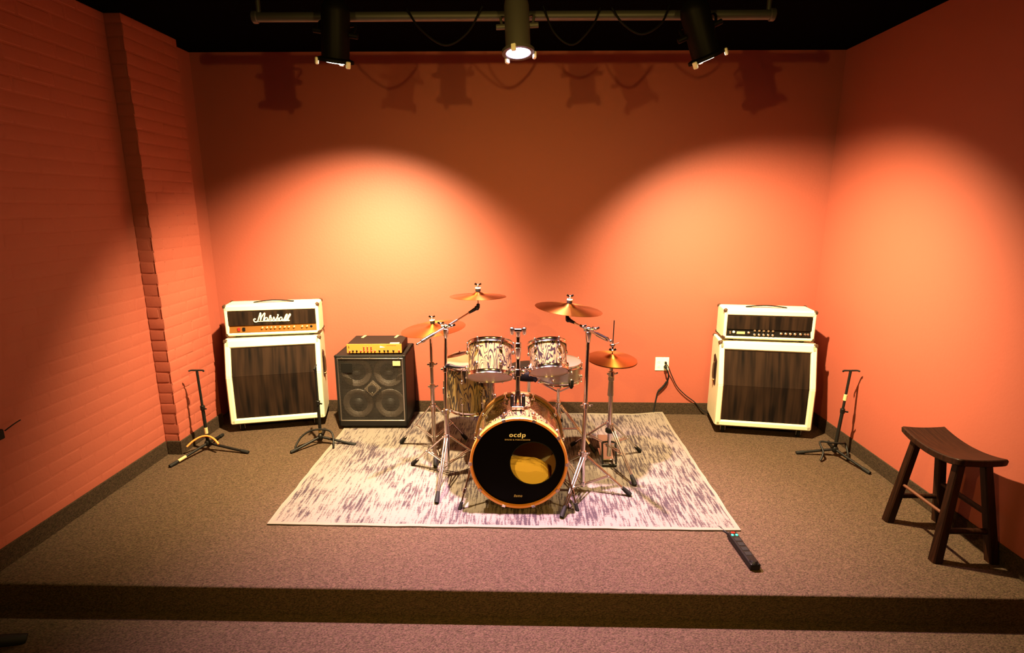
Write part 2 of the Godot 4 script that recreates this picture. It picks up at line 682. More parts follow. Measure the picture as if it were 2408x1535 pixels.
# courses of bricks on a wall face: o is the lower corner, u runs along the wall, n out of it
func bricks(parent: Node3D, o: Vector3, u: Vector3, n: Vector3, length: float, height: float, most := 300, out := 0.0036, bl := 0.212, ch := 0.0775) -> void:
	var shapes := brick_mesh()
	var count := 0
	var rest := SurfaceTool.new()
	rest.begin(Mesh.PRIMITIVE_TRIANGLES)
	var any := false
	var courses := int(ceil(height / ch))
	for c in courses:
		var y0 := c * ch
		var y1 := minf(y0 + ch - 0.009, height)
		if y1 - y0 < 0.02:
			continue
		var x := -(bl * 0.5 if c % 2 else 0.0) - rng.randf_range(0.0, 0.02)
		while x < length - 0.02:
			var w := bl + rng.randf_range(-0.012, 0.012)
			var a := maxf(x, 0.0)
			var b := minf(x + w - 0.010, length)
			x += w
			if b - a < 0.03:
				continue
			var proud := out * rng.randf_range(0.7, 1.35)
			var centre := o + u * (a + b) / 2 + Vector3.UP * ((y0 + y1) / 2 + rng.randf_range(-0.0015, 0.0015))
			var xf := Transform3D(Basis(u * (b - a), Vector3.UP * (y1 - y0), n * proud), centre)
			var shape: Mesh = shapes[rng.randi() % shapes.size()]
			if count < most:
				var mi := MeshInstance3D.new()
				mi.name = "brick"
				mi.mesh = shape
				mi.transform = xf
				parent.add_child(mi, true)
				count += 1
			else:
				add_copy(rest, shape, xf)
				any = true
	if any:
		var r := part(parent, "upper_brick_courses", rest, M.brick)
		r.set_meta("kind", "stuff")


# a mesh written into a SurfaceTool at a place of its own, normals kept square to stretched faces
func add_copy(s: SurfaceTool, mesh: Mesh, xf: Transform3D) -> void:
	var ar := mesh.surface_get_arrays(0)
	var vs: PackedVector3Array = ar[Mesh.ARRAY_VERTEX]
	var ns: PackedVector3Array = ar[Mesh.ARRAY_NORMAL]
	var nb := xf.basis.inverse().transposed()
	for i in vs.size():
		s.set_normal((nb * ns[i]).normalized())
		s.set_uv(Vector2.ZERO)
		s.add_vertex(xf * vs[i])


func room() -> void:
	slab("floor", Vector3(XL - 0.2, YF - 0.3, -0.2), Vector3(XR + 0.2, 0, ZS), M.carpet, "brown flecked carpet of the raised stage and its front edge", "floor", 0.012)
	slab("floor_001", Vector3(XL - 0.2, YF - 0.3, ZS - 0.05), Vector3(XR + 0.2, YF, ZF + 0.2), M.carpet, "brown flecked carpet of the lower floor in front of the stage", "floor")
	slab("wall_back", Vector3(XL - 0.3, -0.4, -0.2), Vector3(XR + 0.3, HC + 0.2, 0), M.wall, "smooth terracotta wall behind the drums", "wall")
	slab("wall_right", Vector3(XR, -0.4, 0), Vector3(XR + 0.2, HC + 0.2, ZF), M.wall, "smooth terracotta wall to the right behind the wooden stool", "wall")
	slab("wall_front", Vector3(XL - 0.3, -0.4, ZF), Vector3(XR + 0.3, HC + 0.2, ZF + 0.2), M.wall, "terracotta wall behind the camera", "wall")
	slab("ceiling", Vector3(XL - 0.3, HC, -0.2), Vector3(XR + 0.3, HC + 0.2, ZF + 0.2), M.black_paint, "black painted ceiling", "ceiling")
	# left wall: a painted brick face, a brick pier that stands out from it, and a plain strip up to the back corner
	var wl := slab("wall_left", Vector3(XL - 0.2, -0.4, ZP - 0.01), Vector3(XL - 0.004, HC + 0.2, ZF), M.wall, "terracotta painted brick wall at the left edge of the stage", "wall")
	bricks(wl, Vector3(XL - 0.004, 0.0, 2.86) - wl.position, Vector3(0, 0, -1), Vector3(1, 0, 0), 2.86 - ZP, HC, 300, 0.0022)
	var wp := slab("wall_left_001", Vector3(XL - 0.2, -0.4, ZB), Vector3(XP - 0.004, HC + 0.2, ZP - 0.004), M.wall, "terracotta painted brick pier beside the left guitar amplifier", "wall")
	bricks(wp, Vector3(XP - 0.004, 0.0, ZP) , Vector3(0, 0, -1), Vector3(1, 0, 0), ZP - ZB, HC, 200)
	bricks(wp, Vector3(XL, 0.0, ZP - 0.004), Vector3(1, 0, 0), Vector3(0, 0, 1), XP - XL, HC, 60)
	slab("wall_left_002", Vector3(XL - 0.2, -0.4, 0), Vector3(XL, HC + 0.2, ZB), M.wall, "narrow plain terracotta wall between brick pier and back corner", "wall")
	# carpet cove base
	var h := 0.103
	slab("baseboard_back", Vector3(XL, 0, 0), Vector3(XR, h, 0.010), M.cove, "dark carpet base along the back wall", "baseboard", 0.003)
	slab("baseboard_right", Vector3(XR - 0.010, 0, 0.010), Vector3(XR, h, ZS), M.cove, "dark carpet base along the right wall", "baseboard", 0.003)
	slab("baseboard_left", Vector3(XL, 0, ZP + 0.010), Vector3(XL + 0.012, h, ZS), M.cove, "dark carpet base along the left brick wall", "baseboard", 0.003)
	slab("baseboard_left_001", Vector3(XP, 0, ZB), Vector3(XP + 0.012, h, ZP + 0.012), M.cove, "dark carpet base along the brick pier", "baseboard", 0.003)
	slab("baseboard_left_002", Vector3(XL + 0.012, 0, ZP), Vector3(XP, h, ZP + 0.012), M.cove, "dark carpet base across the front of the brick pier", "baseboard", 0.003)


# ------------------------------------------------------------------ lamps
# at is the middle of the can, aim where it shines
func stage_lamp(at: Vector3, throw: Vector3, half: float, energy: float, color: Color, m: Material, r: float, label: String) -> void:
	var o := thing("spotlight", label, "spotlight", at, 0.0, "can spotlights on the lighting pipes")
	var beam := throw.normalized()
	# the cans hang nearly upright; the light itself is aimed further back than the can
	var down := Vector3(throw.x, throw.y, throw.z * 0.5 if throw.z < 0.0 and throw.z > -1.0 else throw.z).normalized()
	var b := Basis.looking_at(down, Vector3.FORWARD if absf(down.y) > 0.5 else Vector3.UP)
	var xf := Transform3D(Basis(b.x, -b.z, b.y), Vector3.ZERO)      # y runs along the beam
	if xf.basis.determinant() < 0.0:
		xf.basis.x = -xf.basis.x
	var l := 0.148
	var s := st()
	# open can: outside wall, flared rim, inside wall back to the lens
	lathe(s, xf, [V(0, -l), V(r * 0.55, -l), V(r * 0.9, -l * 0.8), V(r, -l * 0.62), V(r, l * 0.84), V(r * 1.32, l * 0.90), V(r * 1.32, l), V(r * 1.02, l), V(r * 0.93, l * 0.93), V(r * 0.9, l * 0.45), V(0, l * 0.45)], 32)
	part(o, "can", s, m)
	s = st()
	lathe(s, xf, [V(0, l * 0.46), V(r * 0.86, l * 0.46), V(r * 0.90, l * 0.90), V(r * 0.90, l * 1.0), V(r * 0.6, l * 1.035), V(0, l * 1.045)], 28, 0.5)
	part(o, "lens", s, M.lens_rose if color.b > 0.7 else M.lens_warm)
	# colour frame clips round the rim
	for k in 3:
		var a := TAU * k / 3 + (0.25 if color.b > 0.7 else PI / 2)
		s = st()
		var p := xf * Vector3(cos(a) * r * 1.34, l * 1.02, sin(a) * r * 1.34)
		box(s, p, Vector3(0.026, 0.036, 0.018), 0.005, xf.basis * Basis(Vector3.UP, -a + PI / 2))
		part(o, "clip", s, M.clip)
	# yoke and clamp up to the pipe
	s = st()
	var side := Vector3(1, 0, 0)
	side = (side - down * side.dot(down)).normalized()
	var top := Vector3(0, 0.055, -0.10)
	tube(s, curve([side * (r + 0.012) + down * 0.01, side * (r + 0.02) + Vector3(0, 0.05, -0.05), top + side * 0.03, top - side * 0.03, -side * (r + 0.02) + Vector3(0, 0.05, -0.05), -side * (r + 0.012) + down * 0.01], 5), 0.007, 6)
	part(o, "yoke", s, m)
	for k in [-1, 1]:
		s = st()
		rod(s, side * k * (r - 0.002) + down * 0.01, side * k * (r + 0.045) + down * 0.01, 0.014, 10)
		part(o, "yoke_knob", s, m)
	var light := SpotLight3D.new()
	light.name = "beam"
	light.light_color = color
	light.light_energy = energy
	light.spot_angle = half
	light.spot_angle_attenuation = 1.0
	light.spot_range = 14.0
	light.spot_attenuation = 2.0
	light.light_size = 0.03
	light.shadow_enabled = true
	light.position = down * (l + 0.025)
	light.basis = Basis.looking_at(beam, Vector3.FORWARD if absf(beam.y) > 0.5 else Vector3.UP)
	o.add_child(light)


func lighting_pipe(z: float, y: float, x0: float, x1: float, label: String) -> void:
	var o := thing("lighting_pipe", label, "pipe", Vector3((x0 + x1) / 2, y, z))
	var hw := (x1 - x0) / 2
	var s := st()
	rod(s, Vector3(-hw, 0, 0), Vector3(hw, 0, 0), 0.024, 16)
	part(o, "pipe", s, M.pipe)
	for k in [-1, 1]:
		s = st()
		rod(s, Vector3(k * (hw - 0.02), 0.0, 0), Vector3(k * (hw - 0.02), HC - y, 0), 0.012, 10)
		box(s, Vector3(k * (hw - 0.02), HC - y - 0.006, 0), Vector3(0.09, 0.012, 0.09), 0.002)
		part(o, "hanger", s, M.pipe)
		s = st()
		rod(s, Vector3(k * hw - 0.015, 0, 0), Vector3(k * hw + 0.015, 0, 0), 0.031, 16)
		part(o, "end_cap", s, M.pipe)


func hanging_cables() -> void:
	var sets := [
		[[Vector3(-0.62, 2.78, 1.33), Vector3(-0.55, 2.68, 1.34), Vector3(-0.42, 2.60, 1.34), Vector3(-0.30, 2.66, 1.34), Vector3(-0.22, 2.79, 1.33)], "black lamp cable drooping from the pipe between left and middle spotlight"],
		[[Vector3(0.10, 2.79, 1.33), Vector3(0.16, 2.66, 1.34), Vector3(0.26, 2.60, 1.34), Vector3(0.36, 2.69, 1.34), Vector3(0.40, 2.78, 1.33)], "black lamp cable looped under the pipe just right of the middle spotlight"],
		[[Vector3(0.46, 2.78, 1.33), Vector3(0.52, 2.70, 1.34), Vector3(0.62, 2.65, 1.34), Vector3(0.72, 2.70, 1.34), Vector3(0.76, 2.79, 1.33)], "black lamp cable drooping from the pipe beside the right spotlight"],
	]
	for c in sets:
		var s := st()
		tube(s, curve(c[0], 6), 0.0055, 8)
		tag(part(self, "lamp_cable", s, M.can_black), c[1], "cable", "lamp cables on the pipe")


# ------------------------------------------------------------------ rug
func rug() -> void:
	var o := thing("rug", "worn cream and slate patterned rug under the drum kit", "rug", Vector3(-0.108, 0, 0.893))
	var w := 2.654
	var d := 1.72
	var nx := 40
	var nz := 26
	var s := st()
	var wave := noise(1.0, 90, 2)
	var P := func(i: int, j: int) -> Vector3:
		var u := float(i) / nx
		var v := float(j) / nz
		var x := (u - 0.5) * w
		var z := (v - 0.5) * d
		var edge := minf(minf(u, 1 - u) * w, minf(v, 1 - v) * d)
		var y := 0.0085 + 0.004 * maxf(0.0, wave.get_noise_2d(x * 3.0, z * 3.0)) * smoothstep(0.2, 0.0, edge)
		if edge < 0.001:
			x += 0.006 * wave.get_noise_2d(z * 4.0 + 30.0, 3.0)
			z += 0.006 * wave.get_noise_2d(x * 4.0 + 60.0, 9.0)
		# the far right corner curls up a little
		var cr := Vector2(x - w / 2, z + d / 2).length()
		y += 0.020 * smoothstep(0.28, 0.0, cr)
		return Vector3(x, y, z)
	for i in nx:
		for j in nz:
			quad(s, P.call(i, j), P.call(i + 1, j), P.call(i + 1, j + 1), P.call(i, j + 1), Vector3.UP, Vector3.UP, Vector3.UP, Vector3.UP,
				[V(float(i) / nx, float(j) / nz), V(float(i + 1) / nx, float(j) / nz), V(float(i + 1) / nx, float(j + 1) / nz), V(float(i) / nx, float(j + 1) / nz)])
	part(o, "pile", s, M.rug)
	s = st()
	var loop := []
	for i in nx:
		loop.append(P.call(i, 0))
	for j in nz:
		loop.append(P.call(nx, j))
	for i in nx:
		loop.append(P.call(nx - i, nz))
	for j in nz:
		loop.append(P.call(0, nz - j))
	for k in loop.size():
		var a: Vector3 = loop[k]
		var b: Vector3 = loop[(k + 1) % loop.size()]
		var n := (b - a).cross(Vector3.UP).normalized()
		if n.dot(a) < 0:
			n = -n
		flat_quad(s, a, b, b - Vector3.UP * 0.0085, a - Vector3.UP * 0.0085, n)
	for k in loop.size():
		loop[k] -= Vector3.UP * 0.003
	tube(s, loop, 0.0045, 6, true)
	part(o, "binding", s, M.rug_edge)


# ------------------------------------------------------------------ amplifiers
# slanted four-speaker cabinet; local z 0 is the front of its lower half, y 0 the floor
func slant_cabinet(called: String, label: String, at: Vector3, turn: float, w: float, h: float, hk: float, set_back: float, d: float, lit_side: float) -> Node3D:
	var o := thing(called, label, "speaker cabinet", at, turn, "white slanted speaker cabinets")
	var y0 := 0.068
	var s := st()
	# body from the side: x -> depth, y -> height
	var side := [V(-d, y0 + 0.02), V(-d + 0.02, y0), V(-0.022, y0), V(-0.022, y0 + hk), V(-set_back - 0.022, y0 + h), V(-d + 0.015, y0 + h), V(-d, y0 + h - 0.015)]
	prism(s, Transform3D(Basis(Vector3(0, 0, 1), Vector3(0, 1, 0), Vector3(-1, 0, 0)), Vector3(-w / 2, 0, 0)), side, w, 0.008)
	part(o, "body", s, M.tolex)
	var tilt := atan2(set_back, h - hk)
	var up := Vector3(0, cos(tilt), -sin(tilt))
	var out := Vector3(0, sin(tilt), cos(tilt))
	var tb := Basis(Vector3.RIGHT, up, out)
	var sl := (h - hk) / cos(tilt)
	var knee := Vector3(0, y0 + hk, 0)
	var fw := 0.046
	# white front frame
	s = st()
	box(s, Vector3(0, y0 + 0.024, -0.014), Vector3(w, 0.048, 0.04), 0.014)
	for k in [-1, 1]:
		box(s, Vector3(k * (w / 2 - fw / 2), y0 + hk / 2 + 0.010, -0.014), Vector3(fw, hk + 0.020, 0.04), 0.013)
		box(s, knee + up * (sl / 2 - 0.010) - out * 0.014 + Vector3(k * (w / 2 - fw / 2), 0, 0), Vector3(fw, sl + 0.020, 0.04), 0.013, tb)
	box(s, knee + up * (sl - 0.034) - out * 0.014, Vector3(w, 0.068, 0.04), 0.014, tb)
	part(o, "front_frame", s, M.tolex)
	s = st()
	box(s, Vector3(0, y0 + 0.045 + (hk - 0.045) / 2, -0.021), Vector3(w - fw * 1.6, hk - 0.045, 0.016), 0.001)
	part(o, "lower_grille_cloth", s, M.cloth)
	s = st()
	box(s, knee + up * (sl - 0.06) / 2 - out * 0.020, Vector3(w - fw * 1.6, sl - 0.06, 0.016), 0.001, tb)
	part(o, "upper_grille_cloth", s, M.cloth)
	# recessed side handles
	for k in [-1, 1]:
		var hx := Transform3D(Basis(Vector3(0, 0, -k), Vector3.UP, Vector3(k, 0, 0)), Vector3(k * (w / 2 + 0.003), y0 + h * 0.62, -d * 0.46))
		s = st()
		prism(s, hx, [V(-0.064, -0.085), V(0.02, -0.125), V(0.064, -0.105), V(0.064, 0.085), V(-0.02, 0.125), V(-0.064, 0.105)], 0.006, 0.001)
		var plate := part(o, "handle_plate", s, M.black_metal)
		s = st()
		tube(s, curve([hx * Vector3(0, -0.075, 0.0), hx * Vector3(0, -0.06, 0.007), hx * Vector3(0, 0.0, 0.009), hx * Vector3(0, 0.05, 0.007), hx * Vector3(0, 0.065, 0.0)], 4), 0.008, 8)
		part(plate, "handle_grip", s, M.cap)
		s = st()
		ball(s, hx * Vector3(0.0, -0.088, 0.002), 0.011, 10)
		part(plate, "handle_bolt", s, M.brass)
	# metal corner caps
	for k in [-1, 1]:
		s = st()
		box(s, knee + up * (sl - 0.012) - out * 0.008 + Vector3(k * (w / 2 - 0.012), 0, 0), Vector3(0.034, 0.034, 0.036), 0.010, tb)
		part(o, "corner_cap", s, M.cap)
		s = st()
		box(s, Vector3(k * (w / 2 - 0.012), y0 + h - 0.012, -d + 0.014), Vector3(0.032, 0.032, 0.034), 0.010)
		part(o, "corner_cap", s, M.cap)
	# casters
	for kx in [-1, 1]:
		for kz in [0, 1]:
			var c := Vector3(kx * (w / 2 - 0.075), 0, -0.055 if kz == 0 else -d + 0.055)
			s = st()
			box(s, c + Vector3(0, y0 - 0.004, 0), Vector3(0.056, 0.008, 0.056), 0.001)
			box(s, c + Vector3(-0.017, 0.042, 0), Vector3(0.004, 0.05, 0.026), 0.001)
			box(s, c + Vector3(0.017, 0.042, 0), Vector3(0.004, 0.05, 0.026), 0.001)
			var ca := part(o, "caster", s, M.steel)
			s = st()
			var wx := Transform3D(Basis(Vector3.UP, Vector3.RIGHT, Vector3.FORWARD).orthonormalized(), c + Vector3(-0.013, 0.026, 0))
			rod(s, c + Vector3(-0.013, 0.026, 0), c + Vector3(0.013, 0.026, 0), 0.026, 16)
			part(ca, "wheel", s, M.rubber)
	return o


# amplifier head: white box, cloth above a strip of controls; local z 0 is the front, y 0 the under side of its feet
func amp_head(called: String, label: String, at: Vector3, turn: float, w: float, h: float, d: float, panel: Material) -> Node3D:
	var o := thing(called, label, "amplifier", at, turn, "white amplifier heads on the cabinets")
	var y0 := 0.016
	h -= y0
	var s := st()
	box(s, Vector3(0, y0 + h / 2, -d / 2 - 0.008), Vector3(w, h, d - 0.016), 0.014)
	part(o, "body", s, M.tolex)
	var tb := h * 0.21
	var bb := h * 0.10
	var fw := 0.030
	s = st()
	box(s, Vector3(0, y0 + h - tb / 2, -0.014), Vector3(w, tb, 0.034), 0.013)
	box(s, Vector3(0, y0 + bb / 2, -0.014), Vector3(w, bb, 0.034), 0.011)
	for k in [-1, 1]:
		box(s, Vector3(k * (w / 2 - fw / 2), y0 + h / 2, -0.014), Vector3(fw, h, 0.034), 0.011)
	part(o, "front_frame", s, M.tolex)
	var ph := h * 0.235
	s = st()
	box(s, Vector3(0, y0 + bb + ph + (h - tb - bb - ph) / 2, -0.012), Vector3(w - fw * 1.7, h - tb - bb - ph, 0.018), 0.002)
	part(o, "grille_cloth", s, M.cloth)
	s = st()
	box(s, Vector3(0, y0 + bb + ph / 2, -0.014), Vector3(w - fw * 1.7, ph, 0.012), 0.001, Basis(Vector3.RIGHT, -0.16))
	part(o, "control_panel", s, panel)
	for kx in [-1, 1]:
		for ky in [0, 1]:
			for kz in [0, 1]:
				s = st()
				box(s, Vector3(kx * (w / 2 - 0.010), y0 + (0.012 if ky == 0 else h - 0.012), -0.012 if kz == 0 else -d + 0.008), Vector3(0.030, 0.034, 0.034), 0.010)
				part(o, "corner_cap", s, M.cap)
	for kx in [-1, 1]:
		for kz in [0, 1]:
			s = st()
			rod(s, Vector3(kx * (w / 2 - 0.075), 0, -0.05 if kz == 0 else -d + 0.05), Vector3(kx * (w / 2 - 0.075), y0 + 0.002, -0.05 if kz == 0 else -d + 0.05), 0.020, 14)
			part(o, "foot", s, M.rubber)
	s = st()
	var top := y0 + h
	var strap := []
	for p in curve([Vector3(-0.15, top + 0.004, -d / 2), Vector3(-0.10, top + 0.010, -d / 2), Vector3(0, top + 0.017, -d / 2), Vector3(0.10, top + 0.010, -d / 2), Vector3(0.15, top + 0.004, -d / 2)], 4):
		strap.append(p)
	for k in strap.size() - 1:
		box(s, (strap[k] + strap[k + 1]) / 2, Vector3(strap[k].distance_to(strap[k + 1]) + 0.004, 0.006, 0.026), 0.002, Basis(Vector3.BACK, atan2(strap[k + 1].y - strap[k].y, strap[k + 1].x - strap[k].x)))
	part(o, "carry_handle", s, M.rubber)
	return o


func knob(o: Node, called: String, at: Vector3, r: float, m: Material, long := 0.012) -> void:
	var s := st()
	lathe(s, along(at, Vector3(0, 0.16, 1)), [V(0, 0), V(r, 0), V(r, long * 0.35), V(r * 0.78, long * 0.45), V(r * 0.7, long * 0.9), V(r * 0.55, long), V(0, long)], 14)
	part(o, called, s, m)


func left_guitar_stack() -> void:
	slant_cabinet("speaker_cabinet", "white slanted speaker cabinet with brown cloth in the left corner beside the brick pier", Vector3(-1.955, 0, 0.418), deg_to_rad(14.3), 0.713, 0.678, 0.395, 0.066, 0.36, 1.0)
	var w := 0.705
	var h := 0.262
	var o := amp_head("amplifier_head", "white amplifier head with gold control strip and white script logo on the left cabinet", Vector3(-1.975, 0.747, 0.322), deg_to_rad(12.0), w, h, 0.215, M.gold_panel)
	var y0 := 0.016
	var hh := h - y0
	var py := y0 + hh * 0.215
	# gold knobs, switches and jacks of the control strip
	for x in [870, 955, 1030, 1105, 1195, 1280, 1355, 1450, 1600, 1690]:
		knob(o, "knob", Vector3((x - 1070.0) / 1720.0 * w, py + 0.004, -0.009), 0.0095, M.gold_knob)
	knob(o, "jack", Vector3((1770 - 1070.0) / 1720.0 * w, py + 0.004, -0.009), 0.010, M.black_plastic, 0.004)
	for x in [[450, M.red_switch], [540, M.black_plastic]]:
		var s := st()
		box(s, Vector3((x[0] - 1070.0) / 1720.0 * w, py, -0.005), Vector3(0.020, 0.028, 0.014), 0.003)
		part(o, "rocker_switch", s, x[1])
	# script lettering, raised, drawn stroke by stroke
	var strokes := [
		[[548, 545], [510, 530], [478, 560], [488, 622], [550, 645], [612, 600], [665, 460], [716, 320], [735, 340], [718, 470], [706, 590], [745, 490], [800, 390], [858, 318], [872, 345], [838, 480], [806, 580], [818, 615]],
		[[955, 498], [905, 482], [862, 525], [848, 580], [880, 612], [925, 580], [955, 500], [938, 580], [958, 612]],
		[[985, 610], [1012, 520], [1038, 425], [1062, 405], [1066, 440], [1030, 470], [1082, 490], [1062, 560], [1062, 605]],
		[[1100, 600], [1150, 520], [1172, 462], [1186, 520], [1196, 580], [1160, 612], [1118, 598]],
		[[1300, 372], [1330, 385], [1296, 455], [1252, 530], [1222, 612], [1262, 520], [1300, 490], [1314, 520], [1296, 590], [1318, 612]],
		[[1450, 480], [1405, 470], [1366, 515], [1352, 580], [1382, 608], [1426, 580], [1456, 490], [1440, 570], [1458, 605]],
		[[1478, 596], [1540, 500], [1600, 385], [1632, 362], [1626, 410], [1570, 510], [1536, 590], [1560, 610]],
		[[1568, 606], [1640, 500], [1700, 385], [1738, 350], [1744, 390], [1690, 480], [1640, 580], [1668, 602], [1700, 580]],
		[[600, 628], [760, 622], [1000, 618], [1300, 612], [1560, 608], [1668, 600]],
	]
	var s2 := st()
	for k in strokes.size():
		var pts := []
		for p in strokes[k]:
			var x: float = (p[0] - 1120.0) * 0.285 / 1320.0
			var y: float = -(p[1] - 485.0 + (p[0] - 1120.0) * 0.032) * 0.285 / 1320.0
			pts.append(Vector3(x + 0.002, y0 + hh * 0.565 + y, 0.000))
		tube(s2, curve(pts, 5), 0.0028 if k == 8 else 0.0047, 7)
	part(o, "script_logo", s2, M.cream)


func right_guitar_stack() -> void:
	slant_cabinet("speaker_cabinet", "white slanted speaker cabinet with dark cloth in the right corner behind the guitar stand", Vector3(1.882, 0, 0.468), deg_to_rad(-8.8), 0.714, 0.672, 0.336, 0.08, 0.345, -1.0)
	var w := 0.672
	var h := 0.250
	var o := amp_head("amplifier_head", "white amplifier head with black knob panel on the right cabinet", Vector3(1.897, 0.741, 0.375), deg_to_rad(-7.0), w, h, 0.235, M.black_plastic)
	var y0 := 0.016
	var hh := h - y0
	var py := y0 + hh * 0.215
	var u := func(x: float) -> float: return (x - 1285.0) / 1610.0 * w
	for x in [535, 610]:
		var s := st()
		box(s, Vector3(u.call(x), py, -0.006), Vector3(0.012, 0.022, 0.012), 0.003)
		part(o, "toggle_switch", s, M.silver_knob)
	knob(o, "pilot_lamp", Vector3(u.call(675.0), py + 0.004, -0.009), 0.010, M.cream, 0.008)
	var s1 := st()
	box(s1, Vector3(u.call(800.0), py, -0.006), Vector3(0.062, 0.020, 0.006), 0.002)
	part(o, "name_plate", s1, M.tape)
	for x in [940, 1510, 1590, 1670, 1750, 1845]:
		knob(o, "knob", Vector3(u.call(float(x)), py + 0.001, -0.009), 0.0095, M.silver_knob)
	for x in [1045, 1125, 1205, 1285, 1365]:
		for y in [-1, 1]:
			knob(o, "knob", Vector3(u.call(float(x)), py + 0.003 + y * 0.016, -0.010 - y * 0.002), 0.0088, M.silver_knob)
	for x in [1925, 1975]:
		knob(o, "jack", Vector3(u.call(float(x)), py + 0.001, -0.009), 0.009, M.steel, 0.005)


func bass_stack() -> void:
	var w := 0.556
	var h := 0.612
	var d := 0.44
	var o := thing("bass_cabinet", "black bass speaker cabinet with silver mesh grille and four round speakers", "speaker cabinet", Vector3(-1.195, 0.0085, 0.405), deg_to_rad(1.4))
	var t := 0.024
	var s := st()
	# open-fronted box: four sides, back, and the baffle set in
	box(s, Vector3(0, h - t / 2, -d / 2), Vector3(w, t, d), 0.007)
	box(s, Vector3(0, 0.020 + 0.028, -d / 2), Vector3(w, 0.056, d), 0.007)
	for k in [-1, 1]:
		box(s, Vector3(k * (w / 2 - t / 2), h / 2 + 0.01, -d / 2), Vector3(t, h - 0.02, d), 0.007)
	box(s, Vector3(0, h / 2, -d + 0.012), Vector3(w - 0.01, h - 0.05, 0.02), 0.002)
	part(o, "body", s, M.black_vinyl)
	s = st()
	box(s, Vector3(0, h / 2 + 0.03, -0.085), Vector3(w - 2 * t, h - 0.08, 0.02), 0.0)
	part(o, "baffle", s, M.cone_dark)
	var gy0 := 0.070
	var gy1 := h - 0.026
	var gc := (gy0 + gy1) / 2
	var gh := gy1 - gy0
	var gw := w - 0.046
	for kx in [-1, 1]:
		for ky in [-1, 1]:
			var c := Vector3(kx * 0.130, gc + ky * 0.133 - 0.004, -0.074)
			var xf := along(c, Vector3(0, 0, 1))
			s = st()
			lathe(s, xf, [V(0.104, 0), V(0.122, 0), V(0.124, 0.006), V(0.118, 0.012), V(0.108, 0.012), V(0.104, 0.006)], 40)
			var sp := part(o, "speaker", s, M.cone)
			s = st()
			lathe(s, xf, [V(0.106, 0.010), V(0.098, 0.013), V(0.092, 0.006), V(0.042, -0.022)].duplicate(), 40, 0.2)
			# the cone faces forwards: inside of the funnel
			part(sp, "cone", flipped_cone(xf), M.cone)
			s = st()
			lathe(s, xf, [V(0.044, 0.001), V(0.036, 0.012), V(0.020, 0.020), V(0, 0.023)], 28, 0.2)
			part(sp, "dust_cap", s, M.cone_dark)
	# diamond horn in the middle
	s = st()
	var hx := Transform3D(Basis(Vector3.BACK, PI / 4), Vector3(0, gc, -0.020))
	prism(s, hx, [V(-0.046, -0.046), V(0.046, -0.046), V(0.046, 0.046), V(-0.046, 0.046)], 0.045, 0.006)
	var horn := part(o, "horn", s, M.horn)
	s = st()
	lathe(s, along(Vector3(0, gc, -0.021), Vector3(0, 0, 1)), [V(0, 0.003), V(0.018, 0.003), V(0.030, 0.0045), V(0.034, 0.002)], 28, 0.2)
	part(horn, "horn_mouth", s, M.cone_dark)
	s = st()
	ball(s, Vector3(0, gc - 0.027, -0.018), 0.009, 12, 0.8)  # chrome bead standing in for the highlight on the lip of the horn
	part(horn, "horn_lip_highlight", s, M.chrome)
	# woven wire grille in a thin metal frame
	s = st()
	var pitch := 0.0098
	var nx := int(gw / pitch)
	var ny := int(gh / pitch)
	for i in nx + 1:
		box(s, Vector3(-gw / 2 + gw * i / nx, gc, -0.008), Vector3(0.0019, gh, 0.0018), 0.0)
	for j in ny + 1:
		box(s, Vector3(0, gc - gh / 2 + gh * j / ny, -0.006), Vector3(gw, 0.0019, 0.0018), 0.0)
	var gr := part(o, "grille", s, M.grille_wire)
	s = st()
	for k in [-1, 1]:
		box(s, Vector3(k * gw / 2, gc, -0.004), Vector3(0.010, gh + 0.010, 0.010), 0.002)
		box(s, Vector3(0, gc + k * gh / 2, -0.004), Vector3(gw, 0.010, 0.010), 0.002)
	part(gr, "grille_frame", s, M.steel)
	s = st()
	box(s, Vector3(gw / 2 - 0.046, gc + gh / 2 - 0.038, 0.002), Vector3(0.062, 0.040, 0.006), 0.006)
	part(o, "badge", s, M.tape, "cream maker's badge")
	s = st()
	box(s, Vector3(-gw / 2 + 0.070, gc + gh / 2 - 0.075, 0.001), Vector3(0.082, 0.078, 0.004), 0.002)
	part(o, "emblem_plate", s, M.black_metal)
	for x in [-0.22, 0.0, 0.225]:
		s = st()
		ball(s, Vector3(x, h - 0.020, 0.001), 0.005, 8)
		part(o, "screw", s, M.chrome)
	for kx in [-1, 1]:
		s = st()
		box(s, Vector3(kx * (w / 2 - 0.012), h - 0.010, -0.016), Vector3(0.030, 0.026, 0.036), 0.008)
		part(o, "corner_cap", s, M.black_metal)
		for kz in [0, 1]:
			s = st()
			box(s, Vector3(kx * (w / 2 - 0.05), 0.0105, -0.05 if kz == 0 else -d + 0.05), Vector3(0.05, 0.021, 0.05), 0.004)
			part(o, "foot", s, M.rubber)
	# the amplifier on top
	var aw := 0.432
	var ah := 0.074
	var ad := 0.285
	var a := thing("bass_amplifier", "low black amplifier with yellow gold front panel and small red knobs on the bass cabinet", "amplifier", Vector3(-1.165, 0.0085 + h, 0.362), deg_to_rad(2.6))
	s = st()
	box(s, Vector3(0, 0.010 + ah / 2, -ad / 2), Vector3(aw - 0.004, ah, ad), 0.003)
	part(a, "chassis", s, M.black_vinyl)
	s = st()
	box(s, Vector3(0, 0.010 + ah / 2, 0.003), Vector3(aw, ah, 0.006), 0.002)
	part(a, "front_panel", s, M.gold_plate)
	var u := func(x: float) -> float: return (x - 1150.0) / 1900.0 * aw
